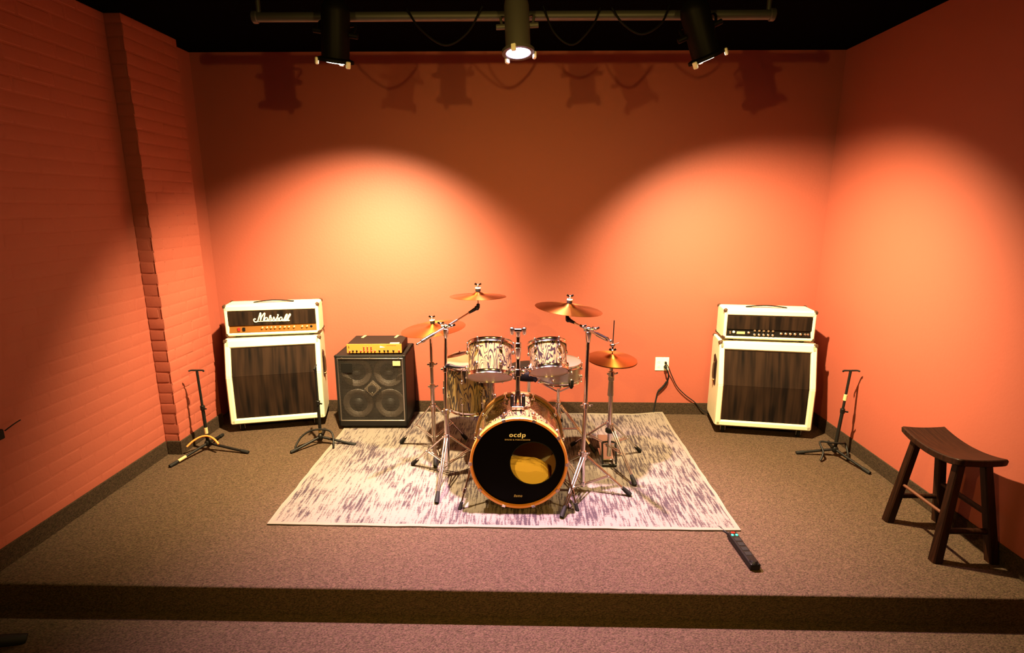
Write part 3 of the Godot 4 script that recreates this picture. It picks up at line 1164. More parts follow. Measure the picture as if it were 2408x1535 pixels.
	for k in [[300, 0], [412, 1], [545, 1], [680, 0], [800, 0], [920, 0], [1045, 0], [1165, 0], [1325, 1], [1495, 1], [1615, 1], [1805, 1], [1998, 0]]:
		knob(a, "knob", Vector3(u.call(float(k[0])), 0.028, 0.005), 0.0075, M.red_knob if k[1] == 0 else M.black_plastic, 0.010)
	for x in [790, 915, 1040]:
		knob(a, "knob", Vector3(u.call(float(x)), 0.043, 0.005), 0.0062, M.red_knob, 0.010)
		knob(a, "knob", Vector3(u.call(float(x)), 0.058, 0.005), 0.0062, M.red_knob, 0.010)
	for y in [0.056, 0.066]:
		knob(a, "screw", Vector3(u.call(275.0), y, 0.005), 0.005, M.brass, 0.003)
	s = st()
	box(s, Vector3(u.call(1740.0), 0.072, 0.006), Vector3(0.075, 0.0022, 0.001), 0.0)
	part(a, "printed_name", s, M.cap)
	s = st()
	prism(s, Transform3D(Basis.IDENTITY, Vector3(u.call(1430.0), 0.060, 0.0075)), [V(-0.018, -0.006), V(0.020, -0.003), V(0.004, 0.003), V(-0.018, 0.008)], 0.002)
	part(a, "printed_logo", s, M.cream)
	s = st()
	box(s, Vector3(u.call(1840.0), 0.010 + ah + 0.001, -0.022), Vector3(0.072, 0.0015, 0.026), 0.0)
	part(a, "sticker", s, M.plate_white)
	for x in [-0.135, 0.135]:
		s = st()
		box(s, Vector3(x, 0.010 + ah + 0.003, -ad + 0.050), Vector3(0.022, 0.006, 0.075), 0.002, Basis(Vector3.UP, -0.12))
		part(a, "top_clip", s, M.tape)
	for kx in [-1, 1]:
		for kz in [-0.04, -ad + 0.04]:
			s = st()
			rod(s, Vector3(kx * (aw / 2 - 0.04), 0, kz), Vector3(kx * (aw / 2 - 0.04), 0.011, kz), 0.012, 12)
			part(a, "foot", s, M.rubber)


# a loudspeaker cone seen from the front: the hollow side of a funnel
func flipped_cone(xf: Transform3D) -> SurfaceTool:
	var s := st()
	lathe(s, xf, [V(0.040, -0.020), V(0.040, -0.024), V(0.110, 0.001), V(0.110, 0.008), V(0.102, 0.011), V(0.096, 0.007), V(0.042, -0.012), V(0.040, -0.020)], 40, 0.5)
	return s


# ------------------------------------------------------------------ drum kit
# a drum standing on its own y axis: middle of the shell at xf's origin
func drum(o: Node3D, xf: Transform3D, r: float, l: float, lugs: int, shell: Material, hoop: Material, turn := 0.0, top_head: Material = null, low_head: Material = null) -> void:
	var s := st()
	lathe(s, xf, [V(r - 0.006, -l / 2), V(r, -l / 2), V(r, l / 2), V(r - 0.006, l / 2), V(r - 0.006, -l / 2)], 56)
	part(o, "shell", s, shell)
	for e in [1, -1]:
		var y: float = e * (l / 2 - 0.004)
		s = st()
		var p := [V(r + 0.003, y - 0.011), V(r + 0.009, y - 0.011), V(r + 0.007, y - 0.006), V(r + 0.007, y + 0.010), V(r + 0.010, y + 0.014), V(r + 0.003, y + 0.014), V(r + 0.003, y - 0.011)]
		if e < 0:
			p = [V(r + 0.003, y - 0.014), V(r + 0.010, y - 0.014), V(r + 0.007, y - 0.010), V(r + 0.007, y + 0.006), V(r + 0.009, y + 0.011), V(r + 0.003, y + 0.011), V(r + 0.003, y - 0.014)]
		lathe(s, xf, p, 56, 0.6)
		part(o, "top_hoop" if e > 0 else "bottom_hoop", s, hoop)
		s = st()
		var hy: float = e * (l / 2 + 0.001)
		lathe(s, xf, [V(0, hy - 0.001), V(r + 0.003, hy - 0.001), V(r + 0.003, hy + 0.001), V(0, hy + 0.001)], 48)
		part(o, "batter_head" if e > 0 else "resonant_head", s, (top_head if top_head else M.batter_head) if e > 0 else (low_head if low_head else M.drum_head))
	for k in lugs:
		var a := TAU * (k + 0.5) / lugs + turn
		var d := Vector3(sin(a), 0, cos(a))
		for e in [1, -1]:
			s = st()
			var c: Vector3 = d * (r + 0.010) + Vector3(0, e * l * 0.24, 0)
			ball(s, c, 0.011, 10, 1.25)
			rod(s, d * (r - 0.002) + Vector3(0, e * l * 0.24, 0), c, 0.008, 8)
			rod(s, c, d * (r + 0.012) + Vector3(0, e * (l / 2 + 0.002), 0), 0.0032, 8)
			ball(s, d * (r + 0.012) + Vector3(0, e * (l / 2 + 0.009), 0), 0.0062, 8)
			var mi := part(o, "tuning_lug", s, M.chrome)
			mi.transform = xf


func cymbal(label: String, at: Vector3, r: float, bell: float, roll: float, pitch: float, bow := 0.022) -> Node3D:
	var o := thing("cymbal", label, "cymbal", at, 0.0, "bronze cymbals of the drum kit")
	o.basis = Basis(Vector3(0, 0, 1), roll) * Basis(Vector3(1, 0, 0), pitch)
	var s := st()
	var p := []
	# bottom outwards, then the top back in
	var top := []
	for i in 13:
		var t := i / 12.0
		var x := r * t
		var y := bow * (1.0 - pow(t, 1.6))
		if x < bell:
			y += 0.016 * pow(cos(x / bell * PI / 2), 0.8)
		top.append(V(x, y))
	top[0].x = 0.0
	for i in 13:
		p.append(V(top[i].x, top[i].y - 0.0016))
	for i in 13:
		p.append(top[12 - i])
	lathe(s, Transform3D.IDENTITY, p, 64, 0.6)
	part(o, "disc", s, M.bronze)
	return o


# three legs from a sliding collar down to rubber feet, with braces to a lower collar; a stand's own root sits on the floor at at
func stand_legs(o: Node3D, at: Vector3, feet: Array, yc: float, yb: float, pair := true) -> void:
	var s := st()
	rod(s, Vector3(0, yc - 0.022, 0), Vector3(0, yc + 0.022, 0), 0.020, 14)
	part(o, "collar", s, M.chrome)
	s = st()
	rod(s, Vector3(0, yb - 0.014, 0), Vector3(0, yb + 0.014, 0), 0.018, 14)
	part(o, "lower_collar", s, M.chrome)
	for f in feet:
		var p := Vector3(f[0] - at.x, 0.016, f[1] - at.z)
		var dir := Vector3(p.x, 0, p.z).normalized()
		var side := dir.cross(Vector3.UP) * (0.009 if pair else 0.0)
		var a := Vector3(0, yc, 0) + dir * 0.022
		s = st()
		for k in ([-1, 1] if pair else [1]):
			rod(s, a + side * k, p + side * k * 0.6, 0.0055, 8)
		var leg := part(o, "leg", s, M.chrome)
		s = st()
		var back := (a - p).normalized()
		tube(s, [p - back * 0.012, p, p + back * 0.03, p + back * 0.058], [0.013, 0.016, 0.014, 0.011], 10)
		part(leg, "rubber_foot", s, M.rubber)
		s = st()
		var mid := a.lerp(p, 0.52)
		rod(s, Vector3(0, yb, 0) + dir * 0.016 + side, mid + side, 0.004, 8)
		rod(s, Vector3(0, yb, 0) + dir * 0.016 - side, mid - side, 0.004, 8)
		ball(s, mid + side * 1.6, 0.0075, 8)
		ball(s, mid - side * 1.6, 0.0075, 8)
		part(leg, "brace", s, M.chrome)


func wing(s: SurfaceTool, at: Vector3, r := 0.010) -> void:
	ball(s, at, r * 0.75, 10)
	box(s, at + Vector3(r * 1.1, r * 0.5, 0), Vector3(r * 1.3, r * 1.1, 0.004), 0.0015, Basis(Vector3.BACK, 0.5))
	box(s, at + Vector3(-r * 1.1, r * 0.5, 0), Vector3(r * 1.3, r * 1.1, 0.004), 0.0015, Basis(Vector3.BACK, -0.5))


# column in sections with clamps; points run bottom to top, in the stand's own space
func column(o: Node3D, pts: Array, radii: Array) -> void:
	for i in pts.size() - 1:
		var s := st()
		rod(s, pts[i], pts[i + 1], radii[i], 14)
		part(o, "tube", s, M.chrome)
		if i < pts.size() - 2:
			s = st()
			var d: Vector3 = (pts[i + 1] - pts[i]).normalized()
			rod(s, pts[i + 1] - d * 0.026, pts[i + 1] + d * 0.012, radii[i] + 0.006, 14)
			box(s, pts[i + 1] + Vector3(-0.022, -0.006, 0.004), Vector3(0.018, 0.014, 0.016), 0.003)
			wing(s, pts[i + 1] + Vector3(0.026, -0.006, 0.006), 0.010)
			part(o, "clamp", s, M.chrome)


# felts, sleeve and wing nut that hold a cymbal; at is the middle of the cymbal, up its axis
func cymbal_top(o: Node3D, at: Vector3, up: Vector3, below: float, h := 0.040) -> void:
	var s := st()
	rod(s, at - up * below, at + up * (h + 0.050), 0.004, 8)
	part(o, "cymbal_rod", s, M.chrome)
	s = st()
	rod(s, at + up * (h - 0.002), at + up * (h + 0.016), 0.017, 16)
	part(o, "felt", s, M.rubber)
	s = st()
	rod(s, at + up * (h + 0.016), at + up * (h + 0.026), 0.018, 16)
	part(o, "washer", s, M.cream)
	s = st()
	rod(s, at + up * (h + 0.026), at + up * (h + 0.034), 0.012, 16)
	wing(s, at + up * (h + 0.040), 0.013)
	part(o, "wing_nut", s, M.chrome)
	s = st()
	rod(s, at - up * 0.016, at + up * 0.010, 0.016, 16)
	part(o, "felt", s, M.rubber)


func drum_kit() -> void:
	kick()
	tom_post()
	# rack toms, tipped back towards the drummer
	var t := thing("rack_tom", "larger striped rack tom, left of the chrome post above the bass drum", "drum", Vector3(-0.195, 0.842, 1.285), 0.0, "striped rack toms")
	drum(t, Transform3D(Basis(Vector3(0, 0, 1), 0.01) * Basis(Vector3.RIGHT, -0.54), Vector3.ZERO), 0.132, 0.200, 6, M.zebra, M.chrome, 0.0)
	t = thing("rack_tom", "smaller striped rack tom, right of the chrome post above the bass drum", "drum", Vector3(0.158, 0.862, 1.285), 0.0, "striped rack toms")
	drum(t, Transform3D(Basis(Vector3(0, 0, 1), 0.07) * Basis(Vector3.RIGHT, -0.57) * Basis(Vector3.UP, 2.3), Vector3.ZERO), 0.112, 0.168, 5, M.zebra, M.chrome, 0.2)
	# floor tom on three legs
	var ft := Vector3(-0.345, 0, 0.985)
	t = thing("floor_tom", "striped floor tom on chrome legs behind the left boom stand", "drum", Vector3(ft.x, 0.0085, ft.z))
	var fx := Transform3D(Basis(Vector3.RIGHT, 0.10), Vector3(0, 0.590, 0))
	drum(t, fx, 0.160, 0.315, 8, M.zebra, M.chrome, 0.15, M.head_wall_reflection)
	for a in [0.55, 2.6, -1.6]:
		var d := Vector3(sin(a), 0, cos(a))
		var top := Vector3(0, 0.60, 0) + d * 0.184
		var s := st()
		rod(s, top, Vector3(d.x * 0.186, 0.05, d.z * 0.186), 0.0052, 8)
		rod(s, Vector3(d.x * 0.186, 0.05, d.z * 0.186), Vector3(d.x * 0.215, 0.012, d.z * 0.215), 0.0052, 8)
		var leg := part(t, "leg", s, M.chrome)
		s = st()
		rod(s, Vector3(d.x * 0.222, 0.0, d.z * 0.222), Vector3(d.x * 0.212, 0.034, d.z * 0.212), 0.013, 10, 0.010)
		part(leg, "rubber_foot", s, M.rubber)
		s = st()
		box(s, Vector3(d.x * 0.178, 0.53, d.z * 0.178), Vector3(0.026, 0.050, 0.030), 0.005, Basis(Vector3.UP, a))
		part(leg, "leg_bracket", s, M.chrome)
	# snare on its basket stand
	var sp := Vector3(0.272, 0.0085, 0.62)
	t = thing("snare_drum", "chrome snare drum partly hidden behind the smaller rack tom", "drum", sp + Vector3(0, 0.572, 0))
	drum(t, Transform3D(Basis(Vector3.RIGHT, 0.03), Vector3.ZERO), 0.160, 0.125, 8, M.steel, M.chrome, 0.1)
	t = thing("snare_stand", "chrome snare drum stand with black gripping arms under the snare drum", "stand", sp)
	var s := st()
	rod(s, Vector3(0, 0.10, 0), Vector3(0, 0.43, 0), 0.011, 12)
	part(t, "tube", s, M.chrome)
	for a in [0.5, 2.6, -1.5]:
		var d := Vector3(sin(a), 0, cos(a))
		s = st()
		tube(s, [Vector3(0, 0.40, 0), d * 0.10 + Vector3(0, 0.455, 0), d * 0.175 + Vector3(0, 0.497, 0)], 0.0055, 8)
		var arm := part(t, "basket_arm", s, M.chrome)
		s = st()
		tube(s, [d * 0.168 + Vector3(0, 0.485, 0), d * 0.182 + Vector3(0, 0.50, 0), d * 0.182 + Vector3(0, 0.545, 0)], 0.011, 8)
		part(arm, "rubber_grip", s, M.rubber)
	stand_legs(t, Vector3(sp.x, 0, sp.z), [[0.325, 0.24], [0.02, 0.80], [0.53, 0.80]], 0.30, 0.11, true)
	# throne
	t = thing("drum_throne", "round black drum stool seat behind the kit, between the rack toms", "stool", Vector3(0.055, 0.0085, 0.40))
	s = st()
	lathe(s, T(0, 0.455, 0), [V(0, 0), V(0.150, 0), V(0.168, 0.014), V(0.172, 0.045), V(0.160, 0.078), V(0.12, 0.090), V(0, 0.094)], 40, 0.3)
	part(t, "seat", s, M.black_vinyl)
	s = st()
	rod(s, Vector3(0, 0.08, 0), Vector3(0, 0.46, 0), 0.014, 14)
	part(t, "post", s, M.chrome)
	stand_legs(t, Vector3(0.055, 0, 0.40), [[0.055, 0.12], [-0.19, 0.54], [0.235, 0.52]], 0.26, 0.10, true)
	# left boom stand and its crash
	var b := Vector3(-0.492, 0.0085, 1.165)
	t = thing("cymbal_stand", "chrome boom cymbal stand at the left front of the kit", "stand", b, 0.0, "chrome cymbal stands")
	var pivot := Vector3(0.010, 1.012, -0.015)
	column(t, [Vector3(0, 0.055, 0), Vector3(0.002, 0.46, 0), Vector3(0.004, 0.745, -0.008), pivot], [0.0150, 0.0125, 0.0105])
	stand_legs(t, b, [[-0.51, 1.515], [-0.245, 0.985], [-0.750, 1.030]], 0.275, 0.085)
	var tip := Vector3(-0.292, 1.112, 0.96) - b
	boom(t, pivot, tip, 0.70)
	var cup := (Basis(Vector3(0, 0, 1), 0.0) * Basis(Vector3.RIGHT, -0.035)) * Vector3.UP
	cymbal_top(t, tip + cup * 0.070, cup, 0.072, 0.036)
	s = st()
	tube(s, curve([Vector3(0.0, 0.755, 0.0), Vector3(0.03, 0.765, 0.012), Vector3(0.07, 0.760, 0.02), Vector3(0.14, 0.756, 0.02)], 3), [0.006, 0.010, 0.013, 0.014, 0.013, 0.012, 0.010, 0.008, 0.005, 0.005], 8)
	var holder := part(t, "cymbal_arm", s, M.black_metal)
	s = st()
	ball(s, Vector3(0.147, 0.756, 0.02), 0.012, 12)
	part(holder, "knob", s, M.chrome)
	cymbal("thin crash cymbal on the left boom stand, highest of the cymbals", tip + b + cup * 0.072, 0.186, 0.045, 0.0, -0.035, 0.016)
	# straight stand with the ride
	b = Vector3(-0.642, 0.0085, 0.785)
	t = thing("cymbal_stand", "straight chrome cymbal stand behind the left boom stand, next to the bass cabinet", "stand", b, 0.0, "chrome cymbal stands")
	var rup := (Basis(Vector3(0, 0, 1), 0.10) * Basis(Vector3.RIGHT, 0.045)) * Vector3.UP
	column(t, [Vector3(0, 0.07, 0), Vector3(0, 0.50, 0), Vector3(-0.001, 0.665, 0), Vector3(-0.002, 0.865, 0)], [0.0145, 0.0120, 0.0095])
	stand_legs(t, b, [[-0.905, 0.683], [-0.59, 1.06], [-0.43, 0.60]], 0.34, 0.10)
	s = st()
	rod(s, Vector3(-0.012, 0.868, 0), Vector3(0.012, 0.868, 0), 0.013, 12)
	wing(s, Vector3(0.026, 0.868, 0.004), 0.010)
	part(t, "tilter", s, M.chrome)
	var rc := Vector3(0.020, 0.918, 0.0)
	cymbal_top(t, rc, rup, 0.05, 0.040)
	cymbal("broad ride cymbal hanging over the bass cabinet at the left of the kit", rc + b, 0.226, 0.052, 0.10, 0.045, 0.022)
	# right boom stand and its crash
	b = Vector3(0.388, 0.0085, 1.345)
	t = thing("cymbal_stand", "chrome boom cymbal stand at the right front of the kit", "stand", b, 0.0, "chrome cymbal stands")
	pivot = Vector3(0.004, 1.042, 0.0)
	column(t, [Vector3(0, 0.03, 0), Vector3(-0.006, 0.26, 0), Vector3(0.0, 0.575, 0), pivot], [0.0155, 0.0130, 0.0115])
	stand_legs(t, b, [[0.236, 1.655], [0.668, 1.405], [0.225, 1.07]], 0.235, 0.050)
	tip = Vector3(0.282, 1.072, 1.14) - b
	boom(t, pivot, tip, 0.80)
	cup = (Basis(Vector3(0, 0, 1), -0.10) * Basis(Vector3.RIGHT, 0.02)) * Vector3.UP
	cymbal_top(t, tip + cup * 0.066, cup, 0.068, 0.038)
	cymbal("large crash cymbal on the right boom stand, tilted down to the right", tip + b + cup * 0.066, 0.212, 0.05, -0.10, 0.015, 0.022)
	hi_hat()


func boom(t: Node3D, pivot: Vector3, tip: Vector3, back: float) -> void:
	var d := (tip - pivot).normalized()
	var l := pivot.distance_to(tip)
	var s := st()
	rod(s, pivot - d * l * back, pivot + d * l * 0.35, 0.0085, 12)
	rod(s, pivot + d * l * 0.35, tip - d * 0.05, 0.0055, 10)
	var arm := part(t, "boom_arm", s, M.chrome)
	s = st()
	rod(s, pivot - d * l * back, pivot - d * (l * back - 0.10), 0.013, 14)
	rod(s, pivot - d * (l * back + 0.028), pivot - d * (l * back), 0.006, 10)
	ball(s, pivot - d * (l * back + 0.030), 0.009, 10)
	part(arm, "counterweight", s, M.chrome)
	s = st()
	rod(s, tip - d * 0.085, tip - d * 0.03, 0.008, 12, 0.012)
	ball(s, tip - d * 0.012, 0.017, 12)
	box(s, tip + Vector3(0, 0.008, 0), Vector3(0.022, 0.034, 0.022), 0.005)
	part(t, "tilter", s, M.black_metal)
	s = st()
	ball(s, pivot, 0.021, 14)
	rod(s, pivot + Vector3(-0.030, 0.004, 0.004), pivot + Vector3(0.030, 0.004, 0.004), 0.012, 12)
	rod(s, pivot + Vector3(0, -0.075, 0), pivot + Vector3(0, -0.010, 0), 0.0125, 12, 0.020)
	wing(s, pivot + Vector3(0.040, 0.008, 0.012), 0.013)
	wing(s, pivot + Vector3(-0.032, 0.018, -0.006), 0.012)
	part(t, "boom_joint", s, M.chrome)


func hi_hat() -> void:
	var b := Vector3(0.606, 0.0085, 0.945)
	var t := thing("hi_hat_stand", "chrome hi-hat stand with black pedal frame at the right of the kit", "stand", b)
	column(t, [Vector3(0.006, 0.05, 0.01), Vector3(0, 0.655, 0), Vector3(-0.001, 0.71, 0)], [0.0155, 0.012])
	var s := st()
	rod(s, Vector3(-0.001, 0.70, 0), Vector3(0.004, 1.018, 0), 0.0035, 8)
	part(t, "pull_rod", s, M.black_metal)
	s = st()
	rod(s, Vector3(0, 0.49, 0), Vector3(0, 0.60, 0), 0.021, 16, 0.017)
	rod(s, Vector3(0, 0.60, 0), Vector3(0, 0.63, 0), 0.021, 16)
	part(t, "height_collar", s, M.steel)
	s = st()
	rod(s, Vector3(0, 0.712, 0), Vector3(0, 0.735, 0), 0.020, 16, 0.026)
	part(t, "seat_cup", s, M.rubber)
	s = st()
	rod(s, Vector3(0, 0.805, 0), Vector3(0, 0.842, 0), 0.010, 12)
	rod(s, Vector3(0, 0.842, 0), Vector3(0, 0.858, 0), 0.021, 14)
	box(s, Vector3(0.030, 0.860, 0), Vector3(0.030, 0.006, 0.010), 0.002, Basis(Vector3.BACK, 0.35))
	wing(s, Vector3(0, 0.812, 0.010), 0.014)
	part(t, "clutch", s, M.chrome)
	stand_legs(t, b, [[0.728, 1.275], [0.380, 0.695], [0.86, 0.79]], 0.285, 0.13)
	s = st()
	rod(s, Vector3(0.004, 0.225, 0.005), Vector3(0.004, 0.255, 0.005), 0.030, 16)
	part(t, "swivel_collar", s, M.rubber)
	# black frame of the pedal
	s = st()
	tube(s, curve([Vector3(-0.040, 0.0, 0.075), Vector3(-0.046, 0.03, 0.07), Vector3(-0.046, 0.13, 0.03), Vector3(-0.038, 0.155, 0.015), Vector3(0.038, 0.155, 0.015), Vector3(0.046, 0.13, 0.03), Vector3(0.046, 0.03, 0.07), Vector3(0.040, 0.0, 0.075)], 4), 0.0065, 8)
	rod(s, Vector3(-0.05, 0.012, 0.075), Vector3(0.05, 0.012, 0.075), 0.010, 10)
	part(t, "pedal_frame", s, M.black_metal)
	s = st()
	box(s, Vector3(0, 0.055, -0.12), Vector3(0.085, 0.012, 0.27), 0.004, Basis(Vector3.RIGHT, 0.28))
	box(s, Vector3(0, 0.008, -0.14), Vector3(0.09, 0.008, 0.12), 0.002)
	part(t, "foot_board", s, M.steel)
	for k in 2:
		var o := cymbal("upper hi-hat cymbal, right of the kit below the bare rod" if k == 0 else "lower hi-hat cymbal, turned over beneath the upper one", b + Vector3(0, 0.752 if k == 0 else 0.744, 0), 0.168, 0.045, 0.0, 0.07, 0.020)
		o.basis = Basis(Vector3(0, 0, 1), -0.04) * Basis(Vector3.RIGHT, 0.07 if k == 0 else PI + 0.07)


func kick() -> void:
	var o := thing("bass_drum", "striped bass drum with black front head, round port and orange hoop", "drum", Vector3(-0.016, 0.0085, 1.37))
	var c := Vector3(0, 0.297, 0)
	var xf := along(c, Vector3(0, 0, 1))           # y of the profile runs towards the room
	var r := 0.266
	var z0 := -0.21
	var z1 := 0.185
	var s := st()
	lathe(s, xf, [V(r, z0), V(r, z1)], 72)
	part(o, "shell", s, M.zebra_kick)
	s = st()
	lathe(s, xf, [V(r - 0.008, z1), V(r - 0.008, z0)], 72)
	part(o, "shell_lining", s, M.shell_inside)
	for e in [1, -1]:
		var z: float = z1 + 0.012 if e > 0 else z0 - 0.012
		s = st()
		lathe(s, xf, [V(r + 0.002, z - 0.020), V(r + 0.017, z - 0.020), V(r + 0.019, z - 0.016), V(r + 0.019, z + 0.016), V(r + 0.016, z + 0.020), V(r + 0.004, z + 0.020), V(r + 0.002, z + 0.016), V(r + 0.002, z - 0.020)], 72, 0.6)
		part(o, "front_hoop" if e > 0 else "rear_hoop", s, M.hoop if e > 0 else M.hoop_dark)
	# front head with its port off centre
	s = st()
	var hx := T(c.x, c.y, z1 + 0.010)
	var pc := V(0.083, -0.004)
	var pr := 0.134
	var n := 72
	for i in n:
		var a0 := TAU * i / n
		var a1 := TAU * (i + 1) / n
		var in0 := Vector3(pc.x + pr * cos(a0), pc.y + pr * sin(a0), 0)
		var in1 := Vector3(pc.x + pr * cos(a1), pc.y + pr * sin(a1), 0)
		var out0 := Vector3((r + 0.003) * cos(a0), (r + 0.003) * sin(a0), 0)
		var out1 := Vector3((r + 0.003) * cos(a1), (r + 0.003) * sin(a1), 0)
		for z in [0.0, -0.001]:
			var zz := Vector3(0, 0, z)
			flat_quad(s, hx * (in0 + zz), hx * (out0 + zz), hx * (out1 + zz), hx * (in1 + zz), Vector3(0, 0, 1) if z == 0.0 else Vector3(0, 0, -1))
	var head := part(o, "front_head", s, M.black_head)
	s = st()
	var ring := []
	for i in 48:
		ring.append(hx * Vector3(pc.x + pr * cos(TAU * i / 48), pc.y + pr * sin(TAU * i / 48), 0.0))
	tube(s, ring, 0.0022, 6, true)
	part(head, "port_ring", s, M.rubber)
	lettering(head, "printed_name", "ocdp", hx * Vector3(-0.008, 0.168, 0.0), 0.094, 0.034, M.cream, ["Droid Sans"], 700, 0.12, 0.0015)
	lettering(head, "printed_line", "DRUM & PERCUSSION", hx * Vector3(-0.008, 0.1425, 0.0), 0.146, 0.0085, M.tape, ["Droid Sans"], 700, 0.0, 0.0012)
	lettering(head, "printed_badge", "Remo", hx * Vector3(-0.002, -0.213, 0.0), 0.048, 0.016, M.tape, ["Droid Sans"], 700, 0.2, 0.0012)
	s = st()
	lathe(s, xf, [V(0, z0 - 0.004), V(r + 0.003, z0 - 0.004), V(r + 0.003, z0 - 0.002), V(0, z0 - 0.002)], 64)
	part(o, "batter_head", s, M.drum_head)
	# claws, rods and lugs
	for k in 10:
		var a := TAU * (k + 0.5) / 10
		var d := Vector3(sin(a), cos(a), 0)
		for e in [1, -1]:
			var ze: float = z1 + 0.012 if e > 0 else z0 - 0.012
			s = st()
			var rb := Basis(Vector3(0, 0, 1), -a)
			box(s, c + d * (r + 0.021) + Vector3(0, 0, ze), Vector3(0.026, 0.008, 0.044), 0.003, rb)
			box(s, c + d * (r + 0.013) + Vector3(0, 0, ze + e * 0.022), Vector3(0.022, 0.018, 0.005), 0.002, rb)
			rod(s, c + d * (r + 0.024) + Vector3(0, 0, ze + e * 0.010), c + d * (r + 0.020) + Vector3(0, 0, ze - e * 0.075), 0.004, 8)
			ball(s, c + d * (r + 0.014) + Vector3(0, 0, ze - e * 0.085), 0.013, 10)
			part(o, "tension_claw", s, M.chrome)
	# spurs
	for k in [-1, 1]:
		s = st()
		var a := c + Vector3(k * (r + 0.006), -0.02, 0.10)
		var f := Vector3(k * 0.345, 0.012, 0.205)
		ball(s, a, 0.020, 12)
		rod(s, a, f, 0.0065, 10)
		rod(s, a.lerp(f, 0.62), a.lerp(f, 0.72), 0.011, 10)
		var sp := part(o, "spur", s, M.chrome)
		s = st()
		rod(s, f + Vector3(k * 0.004, -0.012, 0.004), f + (a - f).normalized() * 0.032, 0.012, 10, 0.010)
		part(sp, "rubber_foot", s, M.rubber)
	# the pillow inside is a thing of its own
	var p := thing("pillow", "yellow damping pillow inside the bass drum, seen through its port", "pillow", Vector3(0.0, 0.0085 + 0.034, 1.43))
	s = st()
	var nx := 24
	var nz := 12
	var wob := noise(1.0, 71, 2)
	var P := func(i: int, j: int, k: int) -> Array:
		var u := float(i) / nx * 2 - 1
		var v := float(j) / nz * 2 - 1
		var q := pow(maxf(0.0, 1.0 - pow(absf(u), 5.0)), 0.5) * pow(maxf(0.0, 1.0 - pow(absf(v), 4.0)), 0.5)
		var x := u * 0.175
		var floor_y := 0.245 - sqrt(maxf(0.0, 0.245 * 0.245 - x * x))
		var topy := floor_y + maxf(0.01, (0.235 - floor_y) * (0.35 + 0.65 * q)) + 0.012 * wob.get_noise_2d(x * 9.0, v * 2.0) - 0.03 * (u * 0.5 + 0.5)
		return [Vector3(x, topy if k == 0 else floor_y, v * 0.085 * (0.75 + 0.25 * q))]
	for k in 2:
		for i in nx:
			for j in nz:
				var a: Vector3 = P.call(i, j, k)[0]
				var b2: Vector3 = P.call(i + 1, j, k)[0]
				var d2: Vector3 = P.call(i + 1, j + 1, k)[0]
				var e2: Vector3 = P.call(i, j + 1, k)[0]
				var nn := (e2 - a).cross(b2 - a).normalized() * (1.0 if k == 0 else -1.0)
				flat_quad(s, a, b2, d2, e2, nn)
	for i in nx:
		for j in [0, nz]:
			var a: Vector3 = P.call(i, j, 0)[0]
			var b2: Vector3 = P.call(i + 1, j, 0)[0]
			var d2: Vector3 = P.call(i + 1, j, 1)[0]
			var e2: Vector3 = P.call(i, j, 1)[0]
			var fz := Vector3(0, 0.0, 1.0 if j > 0 else -1.0)
			# the front face bulges
			var ma := (a + e2) / 2 + fz * 0.030
			var mb := (b2 + d2) / 2 + fz * 0.030
			var na := (fz + Vector3.UP * 0.5).normalized()
			var nb := (fz - Vector3.UP * 0.4).normalized()
			quad(s, a, b2, mb, ma, na, na, fz, fz)
			quad(s, ma, mb, d2, e2, fz, fz, nb, nb)
	for j in nz:
		for i in [0, nx]:
			var a: Vector3 = P.call(i, j, 0)[0]
			var b2: Vector3 = P.call(i, j + 1, 0)[0]
			flat_quad(s, a, b2, P.call(i, j + 1, 1)[0], P.call(i, j, 1)[0], Vector3(1.0 if i > 0 else -1.0, 0, 0))
	part(p, "cover", s, M.pillow)


